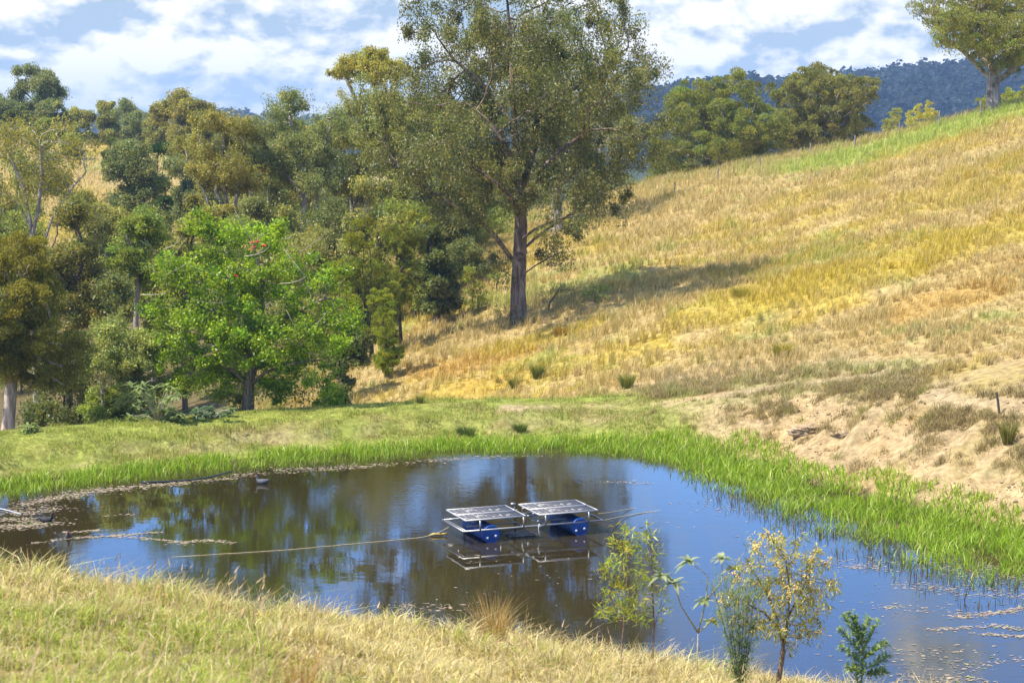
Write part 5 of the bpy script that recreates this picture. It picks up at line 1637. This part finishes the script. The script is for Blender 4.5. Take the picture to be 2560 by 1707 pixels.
# ------------------------------------------------------------------ posts and stakes
def post(name, label, p, h, r, lean=(0, 0), group=None, cat='post', mat=None, square=False):
    rng = np.random.default_rng(int(abs(p[0]) * 97) + 3)
    root_ = np.array([0, 0, -.15]); top = np.array([lean[0], lean[1], h])
    pts = [root_ + (top - root_) * t + np.array([rng.normal(0, .006), rng.normal(0, .006), 0]) for t in (0, .3, .65, .97, 1.0)]
    b = MB(); b.tube(pts, [r * 1.1, r, r * .95, r * .92, r * .75], 6 if square else 9)
    o = b.build(name, mat or M_POST, None, False, [float(v) for v in p])
    tag(o, label, cat, group)
    return o
FP = [(673, 191, 8, 'first fence post up the slope beside the lone gum crown'), (716, 178, 8.5, 'short fence post below the broad round tree'),
      (758.5, 166, 8, 'leaning fence post between the two round trees'), (807.5, 153.5, 9, 'fence post under the left side of the paler round tree'),
      (851, 141, 10, 'fence post at the right foot of the paler round tree'), (895, 131.5, 12, 'slim pale fence post in front of the small skyline tree'),
      (933.7, 120.5, 12.5, 'thick dark fence post beside the low yellowish shrub'), (975.5, 110.5, 12.5, 'leaning dark fence post left of the paperbark trunk'),
      (1018, 99, 12, 'fence post just right of the paperbark trunk')]
for i, (px, py, hp, lab) in enumerate(FP):
    g = ground_hit(px, py + 1.5)
    y_ = min(g[1], 172 - 0.12 * (g[0] - 12))
    p = on(px, y_)
    h = hp * y_ / FPX * 1.25
    post('fence_post', lab, p, h, .075 if i != 5 else .055, lean=(-.12 if i in (2, 7) else .02 * (-1) ** i, 0), group='posts of the hilltop fence', cat='fence post')
g = ground_hit(450.5, 283)
post('fence_post', 'lone grey post in the dry grass left of the gum sapling', g, 12 * g[1] / FPX, .07, (-.08, 0), cat='fence post')
g = ground_hit(1000, 414)
post('stake', 'dark leaning wooden stake on the bare path above the right bank', g, 23 * g[1] / FPX, .045, (-.15, 0), cat='stake', mat=barkmat('dark_stake', (.07, .055, .045), (.14, .11, .09)))
p = atz(894.5, 476, 0.0)
post('stake', 'pale grey stake standing in the reeds below the earth bank', p, .72, .04, (-.01, 0), cat='stake')

# ------------------------------------------------------------------ single tussocks one can tell apart
def tussock(label, px, py, hpx, wpx, cols, seed, n=420, name='grass_tussock', at_z=None, lean=.55, bw=.016):
    rng = np.random.default_rng(seed)
    g = on(px, at_z) if at_z is not None else ground_hit(px, py)
    m = FPX / g[1]
    h = hpx / m; w = wpx / m
    a = rng.uniform(0, 6.28, n); r = np.sqrt(rng.random(n)) * w * .22
    P = np.stack([r * np.cos(a), r * np.sin(a), np.full(n, -.03)], 1)
    hh = h * rng.uniform(.5, 1.1, n)
    az = a + rng.normal(0, .5, n)
    V, F = blades(P, hh, rng.uniform(.6, 1.3, n) * bw * (g[1] / 80) ** .5, hh * rng.uniform(.05, lean, n) + r * .6, az, rng)
    cols = np.asarray(cols); cc = cols[rng.integers(0, len(cols), n)] * rng.uniform(.65, 1.3, (n, 1))
    o = mesh_obj(name, V, F, M_GRASS, None, np.repeat(cc, 5, 0), False, [float(v) for v in g])
    tag(o, label, 'grass tussock')
TG = [(.19, .22, .035), (.30, .27, .05), (.13, .17, .035)]
TY = [(.46, .36, .045), (.36, .30, .05), (.30, .27, .05)]
TO = [(.44, .25, .06), (.46, .33, .05)]
tussock('upright olive tussock standing beside the dirt track', 627, 388, 18, 24, TG, 1)
tussock('yellow green tussock below the orange grass patch', 538, 378, 18, 20, TG, 2)
tussock('rounded green tussock just left of the yellow green one', 514, 388, 13, 15, TG, 3)
tussock('small green tuft at the bottom of the dry slope near the coral tree', 420, 403, 11, 10, TG, 4, 200)
tussock('orange grass clump below the tree shadow on the slope', 560, 336, 13, 24, TO, 5)
tussock('golden tussock on the lower slope above the bare bank', 782, 356, 18, 34, TY, 6, 500)
tussock('spiky yellow tipped tussock at the right edge above the bank', 1008, 444, 30, 22, [(.14, .13, .03), (.38, .34, .05), (.10, .10, .03)], 7, 260)
tussock('dark rush clump on the dam edge behind the reeds', 466, 436, 13, 34, [(.09, .13, .025), (.16, .20, .04)], 8, 500, 'rush_clump')
tussock('shorter rush clump right of the dark one', 520, 432, 11, 26, [(.10, .14, .025), (.18, .22, .04)], 9, 400, 'rush_clump')
tussock('golden clump in the middle of the bright hillside band', 742, 296, 12, 40, TY, 10, 500)
tussock('dull brown tuft on the slope high above the golden tussock', 1050 * .4354, 500, 1, 1, TG, 11, 10) if False else None
tussock('tall orange dry grass clump on the brow in front of the raft', 492, 636, 66, 50, [(.50, .31, .11), (.46, .27, .09), (.56, .42, .2)], 12, 380, bw=.011, at_z=23.8)
tussock('blurred tall rusty grass plume at the left of the near bank', 296, 676, 96, 30, [(.50, .25, .08), (.55, .32, .12)], 13, 120, bw=.012, at_z=15.0)
tussock('thin wispy grass clump on the near bank by the left frame edge', 105, 590, 44, 70, [(.58, .45, .22), (.5, .36, .16)], 14, 160, bw=.008, at_z=19.5)

# ------------------------------------------------------------------ broad-leaved weeds by the coral tree
def leafy(root_pts, mat, name, parent, leaf_list, seg=3, fold=.2, col=None):
    """long pointed leaves with a fold: leaf_list of (base, direction, length, width, droop)"""
    V = []; F = []; C = []
    for (b, d, L, W, dr), cc in zip(leaf_list, col):
        d = np.array(d, float); d /= np.linalg.norm(d)
        s = np.cross(d, [0, 0, 1.0]); ns = np.linalg.norm(s); s = s / ns if ns > 1e-3 else np.array([1.0, 0, 0])
        n0 = len(V)
        for i in range(seg + 1):
            t = i / seg
            c = np.array(b) + d * L * t + np.array([0, 0, -dr * L * t * t])
            w = W * .5 * (math.sin(math.pi * (0.12 + .88 * t) ** .8) if i < seg else .03)
            up = np.cross(s, d) * w * fold
            V += [c - s * w + up, c, c + s * w + up]; C += [cc] * 3
        for i in range(seg):
            a = n0 + i * 3
            F += [[a, a + 1, a + 4, a + 3], [a + 1, a + 2, a + 5, a + 4]]
    return mesh_obj(name, np.array(V), np.array(F), mat, parent, np.array(C))

M_PALESTEM = simple('pale_stem', (.36, .33, .20), .8, 0, .2, 20)
def rosette_plant(name, label, base, stems, tips, L, W, cols, seed, cat='plant', per=11, r=.02, group=None):
    rng = np.random.default_rng(seed)
    root = thing(name, label, cat, base, group)
    b = MB()
    for st in stems:
        b.tube(st, np.linspace(r, r * .5, len(st)), 6)
    b.build('stem', M_PALESTEM, root, True)
    ll = []; cc = []
    for tp in tips:
        for k in range(per):
            a = k * 2.4 + rng.uniform(0, .5); el = rng.uniform(-.25, .75)
            d = (math.cos(a) * math.cos(el), math.sin(a) * math.cos(el), math.sin(el))
            ll.append((np.array(tp) + rng.normal(0, .01, 3), d, L * rng.uniform(.6, 1.15), W * rng.uniform(.8, 1.2), rng.uniform(.1, .55)))
            cc.append(np.array(cols[rng.integers(0, len(cols))]) * rng.uniform(.8, 1.2))
    leafy(None, M_LEAF, 'leaves', root, ll, col=cc)
    return root

def weed_bush(name, label, px, y, box, k, L, W, cols, seed):
    rng = np.random.default_rng(seed)
    base = on(px, y)
    tips = []; stems = []
    for i in range(k):
        q = at(rng.uniform(box[0], box[2]), rng.uniform(box[1], box[3]), y + rng.uniform(-.8, .8)) - base
        q[2] = max(q[2], .1)
        tips.append(q); stems.append([(0, 0, -.1), q * .5 + [0, 0, .15], q])
    rosette_plant(name, label, base, stems, tips, L, W, cols, seed, 'plant')
weed_bush('broadleaf_weed', 'pale silvery broad leaved weed left of the coral tree trunk', 156, 74.0, (130, 384, 182, 424), 36, .42, .13, [(.33, .38, .16), (.26, .32, .12), (.20, .25, .09)], 61)
weed_bush('broadleaf_weed', 'blue green broad leaved weed right at the coral tree trunk', 210, 74.6, (188, 404, 236, 420), 26, .38, .10, [(.13, .20, .12), (.10, .16, .09), (.18, .25, .15)], 62)
weed_bush('broadleaf_weed', 'small pale weed at the dam edge near the paperbark trunk', 28, 71.2, (18, 422, 36, 436), 8, .28, .09, [(.30, .36, .14), (.22, .28, .1)], 63)

# ------------------------------------------------------------------ plants on the near bank
def near_base(px, y):
    return on(px, y)

def galls_acacia():
    base = near_base(780, 24.6)
    y = base[1]
    def q(px, py, dy=0): return tuple(at(px, py, y + dy) - base)
    m = FPX / y
    def bl(px, py, rx, ry, dy=0):
        c = at(px, py, y + dy) - base
        return (c[0], c[1], c[2], rx / m, (rx + ry) / 2 / m, ry / m)
    blobs = [bl(776, 548, 32, 20), bl(812, 565, 26, 24, .1), bl(748, 580, 24, 22), bl(790, 590, 36, 24), bl(732, 605, 18, 22, -.1), bl(825, 595, 18, 22), bl(765, 620, 26, 16), bl(812, 625, 16, 14, .1), bl(795, 640, 16, 10)]
    stems = [[(0, 0, -.1), q(784, 645), q(788, 620), q(790, 590), q(786, 560)], [q(784, 648), q(778, 620), q(768, 595), q(756, 575)], [q(789, 615), q(802, 590), q(812, 568)], [q(780, 628), q(764, 612), q(745, 602)]]
    root = tree('acacia_shrub', 'acacia shrub hung with yellow galls at the pond edge', 'shrub', 'olive', base, blobs, .035, stems, natt=700, nleaf=2300, leaf=.115, asp=.15, lump=0, D=.055, spread=.85, seed=151,
                bark=M_STEM, rmin=.0028, pw=2.2, cols=[(.14, .14, .05), (.18, .165, .055), (.10, .11, .04), (.24, .21, .08)])
    TR = TREES['acacia_shrub' + 'acacia shrub hung with yellow galls at the pond edge']
    P = TR[1]; rng = np.random.default_rng(4)
    cand = np.where((TR[3] < .006))[0]
    pick = cand[rng.integers(0, len(cand), 190)]
    gm = simple('gall', (.62, .44, .15), .6, 0, .3, 40)
    V = []; F = []; n = 0
    ico = np.array([[0, 0, 1], [.894, 0, .447], [.276, .851, .447], [-.724, .526, .447], [-.724, -.526, .447], [.276, -.851, .447], [.724, .526, -.447], [-.276, .851, -.447], [-.894, 0, -.447], [-.276, -.851, -.447], [.724, -.526, -.447], [0, 0, -1]])
    icf = np.array([[0, 1, 2], [0, 2, 3], [0, 3, 4], [0, 4, 5], [0, 5, 1], [1, 6, 2], [2, 7, 3], [3, 8, 4], [4, 9, 5], [5, 10, 1], [2, 6, 7], [3, 7, 8], [4, 8, 9], [5, 9, 10], [1, 10, 6], [6, 11, 7], [7, 11, 8], [8, 11, 9], [9, 11, 10], [10, 11, 6]])
    for i in pick:
        for k in range(rng.integers(3, 8)):
            V.append(P[i] + rng.normal(0, .022, 3) + ico * rng.uniform(.008, .015)); F.append(icf + n); n += 12
    o = mesh_obj('galls', np.concatenate(V), np.concatenate(F), gm, root, None, True)
    o['kind'] = 'stuff'
galls_acacia()

def willow_wattle():
    for (px, py, boxs, stems_, lab, seed, nl) in (
        (622, 652, [(628, 540, 22, 26), (612, 570, 20, 26), (640, 565, 16, 26), (622, 600, 22, 22), (606, 612, 14, 16)], [[(624, 620), (627, 580), (630, 540)], [(622, 630), (612, 600), (608, 565)], [(624, 612), (636, 590), (641, 560)]], 'slender green willow leaved wattle in front of the raft', 161, 1500),
        (655, 650, [(650, 535, 10, 16), (656, 560, 9, 16), (648, 590, 12, 20), (664, 610, 8, 16), (640, 615, 9, 14)], [[(654, 620), (652, 580), (650, 530)], [(654, 628), (662, 600)]], 'thin sparse wattle stem right of the willow leaved one', 162, 480)):
        base = near_base(px, 25.5); y = base[1]; m = FPX / y
        def q(a, b): return tuple(at(a, b, y) - base)
        blobs = []
        for (a, b, rx, ry) in boxs:
            c = at(a, b, y) - base
            blobs.append((c[0], c[1], c[2], rx / m, rx / m, ry / m))
        stems = [[(0, 0, -.1)] + [q(*s) for s in st] if i == 0 else [q(*s) for s in st] for i, st in enumerate(stems_)]
        tree('wattle_shrub', lab, 'shrub', 'lush', base, blobs, .016, stems, natt=240, nleaf=int(nl * .62), leaf=.105, asp=.16, D=.06, spread=.75, seed=seed, bark=M_STEM, rmin=.0028, pw=2.2,
             cols=[(.13, .165, .03), (.17, .20, .035), (.095, .125, .028), (.23, .19, .04)])
willow_wattle()

def tobacco():
    base = near_base(700, 25.0); y = base[1]
    def q(px, py): return np.array(at(px, py, y) - base)
    tips = [q(661, 575), q(674, 582), q(688, 560), q(722, 557), q(733, 568), q(704, 600), q(712, 620)]
    fork = q(698, 632); f2 = q(706, 600); f3 = q(681, 605)
    stems = [[(0, 0, -.1), fork], [fork, f3, tips[1], tips[0]], [fork, f2, q(708, 575), tips[2]], [f2, q(722, 580), tips[3]], [q(722, 580), tips[4]], [f2, tips[5]], [fork, tips[6]]]
    rosette_plant('wild_tobacco_plant', 'gangly pale plant with leaf rosettes on forked bare stems', base, stems, tips, .22, .07, [(.34, .38, .20), (.26, .32, .14), (.42, .44, .26)], 71, 'plant', 13, .012)
tobacco()

def feather_weed(name, label, px, py, box, seed, n, L, cols, nstem, spiky=False):
    base = near_base(px, 23.6); y = base[1]
    rng = np.random.default_rng(seed)
    root = thing(name, label, 'plant', base)
    b = MB(); T = []; Dr = []
    for i in range(nstem):
        q = at(box[0] + (box[2] - box[0]) * (i + .5) / nstem, box[1] + (box[3] - box[1]) * rng.uniform(0, .35), y + rng.uniform(-.2, .2)) - base
        mid = q * .5 + np.array([-q[0] * .12, 0, .03])
        pts = np.array([(0, 0, -.05), mid, q])
        t = np.linspace(0, 1, 16)[:, None]
        C = (1 - t) ** 2 * pts[0] + 2 * t * (1 - t) * mid + t * t * q
        b.tube(C, np.linspace(.009, .003, 16), 5)
        for k in range(n):
            s = rng.uniform(.12, 1)
            c = (1 - s) ** 2 * pts[0] + 2 * s * (1 - s) * mid + s * s * q
            a = rng.uniform(0, 6.28)
            T.append(c); Dr.append([math.cos(a), math.sin(a), rng.uniform(.1, 1.0)])
    # side shoots
    S = list(zip(T, Dr))
    ll = []; cc = []
    for c, d in S:
        d = np.array(d) / np.linalg.norm(d)
        sl = L * rng.uniform(.5, 1.3)
        for k in range(7):
            p = c + d * sl * (k / 6)
            dd = d * .5 + rng.normal(0, .7, 3)
            ll.append((p, dd, L * rng.uniform(.3, .6), L * .13, .1))
            cc.append(np.array(cols[rng.integers(0, len(cols))]) * rng.uniform(.75, 1.25))
    b.build('stem', M_STEM, root, True)
    leafy(None, M_LEAF, 'leaves', root, ll, 1, .1, cc)
feather_weed('feathery_weed', 'feathery grey green weed at the foot of the acacia shrub', 745, 682, (708, 572, 768, 640), 81, 60, .16, [(.19, .26, .08), (.24, .30, .11), (.14, .20, .06)], 9)

def thistle():
    base = near_base(866, 23.2); y = base[1]
    rng = np.random.default_rng(91)
    root = thing('thistle', 'single spiny blue green thistle on the near bank', 'plant', base)
    def q(px, py): return np.array(at(px, py, y) - base)
    top = q(856, 616)
    b = MB(); ll = []; cc = []
    cols = [(.23, .31, .13), (.29, .36, .18), (.17, .24, .10)]
    b.tube([(0, 0, -.05), q(864, 650), top], [.016, .012, .007], 6)
    arms = [((864, 655), (838, 626)), ((862, 645), (845, 618)), ((863, 650), (880, 622)), ((864, 658), (885, 640)), ((866, 666), (842, 648)), ((866, 668), (892, 658)), ((866, 672), (846, 664)), ((866, 674), (888, 674)), ((862, 640), (868, 617)), ((860, 636), (850, 612))]
    rows = [((868, 682), (856, 614), 30)]
    paths = [(np.array([0, 0, 0.0]), top, 120)]
    for (a0, a1) in arms:
        p0, p1 = q(*a0), q(*a1); p1 = p1 + [0, rng.uniform(-.18, .18), 0]
        b.tube([p0, (p0 + p1) / 2 + [0, 0, -.015], p1], [.008, .006, .004], 5); paths.append((p0, p1, 64))
    for p0, p1, k in paths:
        for i in range(k):
            t = (i + .5) / k
            c = p0 + (p1 - p0) * t; ax = (p1 - p0) / np.linalg.norm(p1 - p0)
            d = rng.normal(0, 1, 3); d -= ax * (d @ ax); d = d / np.linalg.norm(d) + ax * .6
            ll.append((c, d, rng.uniform(.06, .13), .034, .05)); cc.append(np.array(cols[rng.integers(0, 3)]) * rng.uniform(.8, 1.3))
        for i in range(12):
            d = rng.normal(0, 1, 3) + (p1 - p0) / np.linalg.norm(p1 - p0) * .8
            ll.append((p1, d, .045, .014, 0)); cc.append(np.array((.32, .40, .22)))
    b.build('stem', simple('thistle_stem', (.16, .22, .10), .7), root, True)
    leafy(None, M_LEAF, 'leaves', root, ll, 2, .25, cc)
thistle()

_g = atz(965, 600, 0)
_b = MB(); _b.tube([_g + [-.02, 0, -.05], _g + [0, 0, .12], _g + [.05, 0, .28], _g + [.02, 0, .36]], [.016, .014, .011, .005], 6); _b.tube([_g + [.0, 0, .10], _g + [.10, 0, .2], _g + [.12, 0, .3]], [.009, .007, .004], 5)
tag(_b.build('dead_stick', M_BARK_DARK, None, True), 'dark dead stick poking out of the open water on the right', 'stick')
_g = atz(1015, 560, 0)
# ------------------------------------------------------------------ loose rocks in the earth bank
M_ROCK = simple('bank_rock', (.36, .26, .15), .95, 0, .35, 5)
def rock(label, px, py, s, seed):
    rng = np.random.default_rng(seed)
    g = ground_hit(px, py)
    nu, nv_ = 30, 18
    th = np.linspace(0, 2 * np.pi, nu, endpoint=False); ph = np.linspace(.02, np.pi - .02, nv_)
    T, Pp = np.meshgrid(th, ph)
    X = np.cos(T) * np.sin(Pp); Y = np.sin(T) * np.sin(Pp); Z = np.cos(Pp)
    nz_ = fbm(X.ravel() * 2.6 + seed + Z.ravel() * 3.1, Y.ravel() * 2.6 + Z.ravel() * 1.7, seed, 5, .62).reshape(X.shape)
    nz_ = np.floor(nz_ * 9) / 9 * .6 + nz_ * .4
    r = 1 + (nz_ - .5) * 1.9
    V = np.stack([X * r * s[0], Y * r * s[1], Z * r * s[2]], 2).reshape(-1, 3)
    i = np.arange(nv_ - 1)[:, None] * nu; k = np.arange(nu)[None]; k2 = (k + 1) % nu
    F = np.stack([i + k, i + nu + k, i + nu + k2, i + k2], 2).reshape(-1, 4)
    o = mesh_obj('rock', V, [F, np.arange(nu)[None, :], (np.arange(nu)[::-1] + (nv_ - 1) * nu)[None, :]], M_ROCK, None, None, False, [float(g[0]), float(g[1]), float(g[2]) - .08])
    o.rotation_euler = (0, 0, rng.uniform(0, 3)); tag(o, label, 'rock')
rock('pale crumbling rock ledge in the earth bank above the reeds', 806, 428, (.7, .4, .22), 3)
rock('orange rock outcrop right of the pale ledge', 842, 434, (.6, .35, .18), 4)
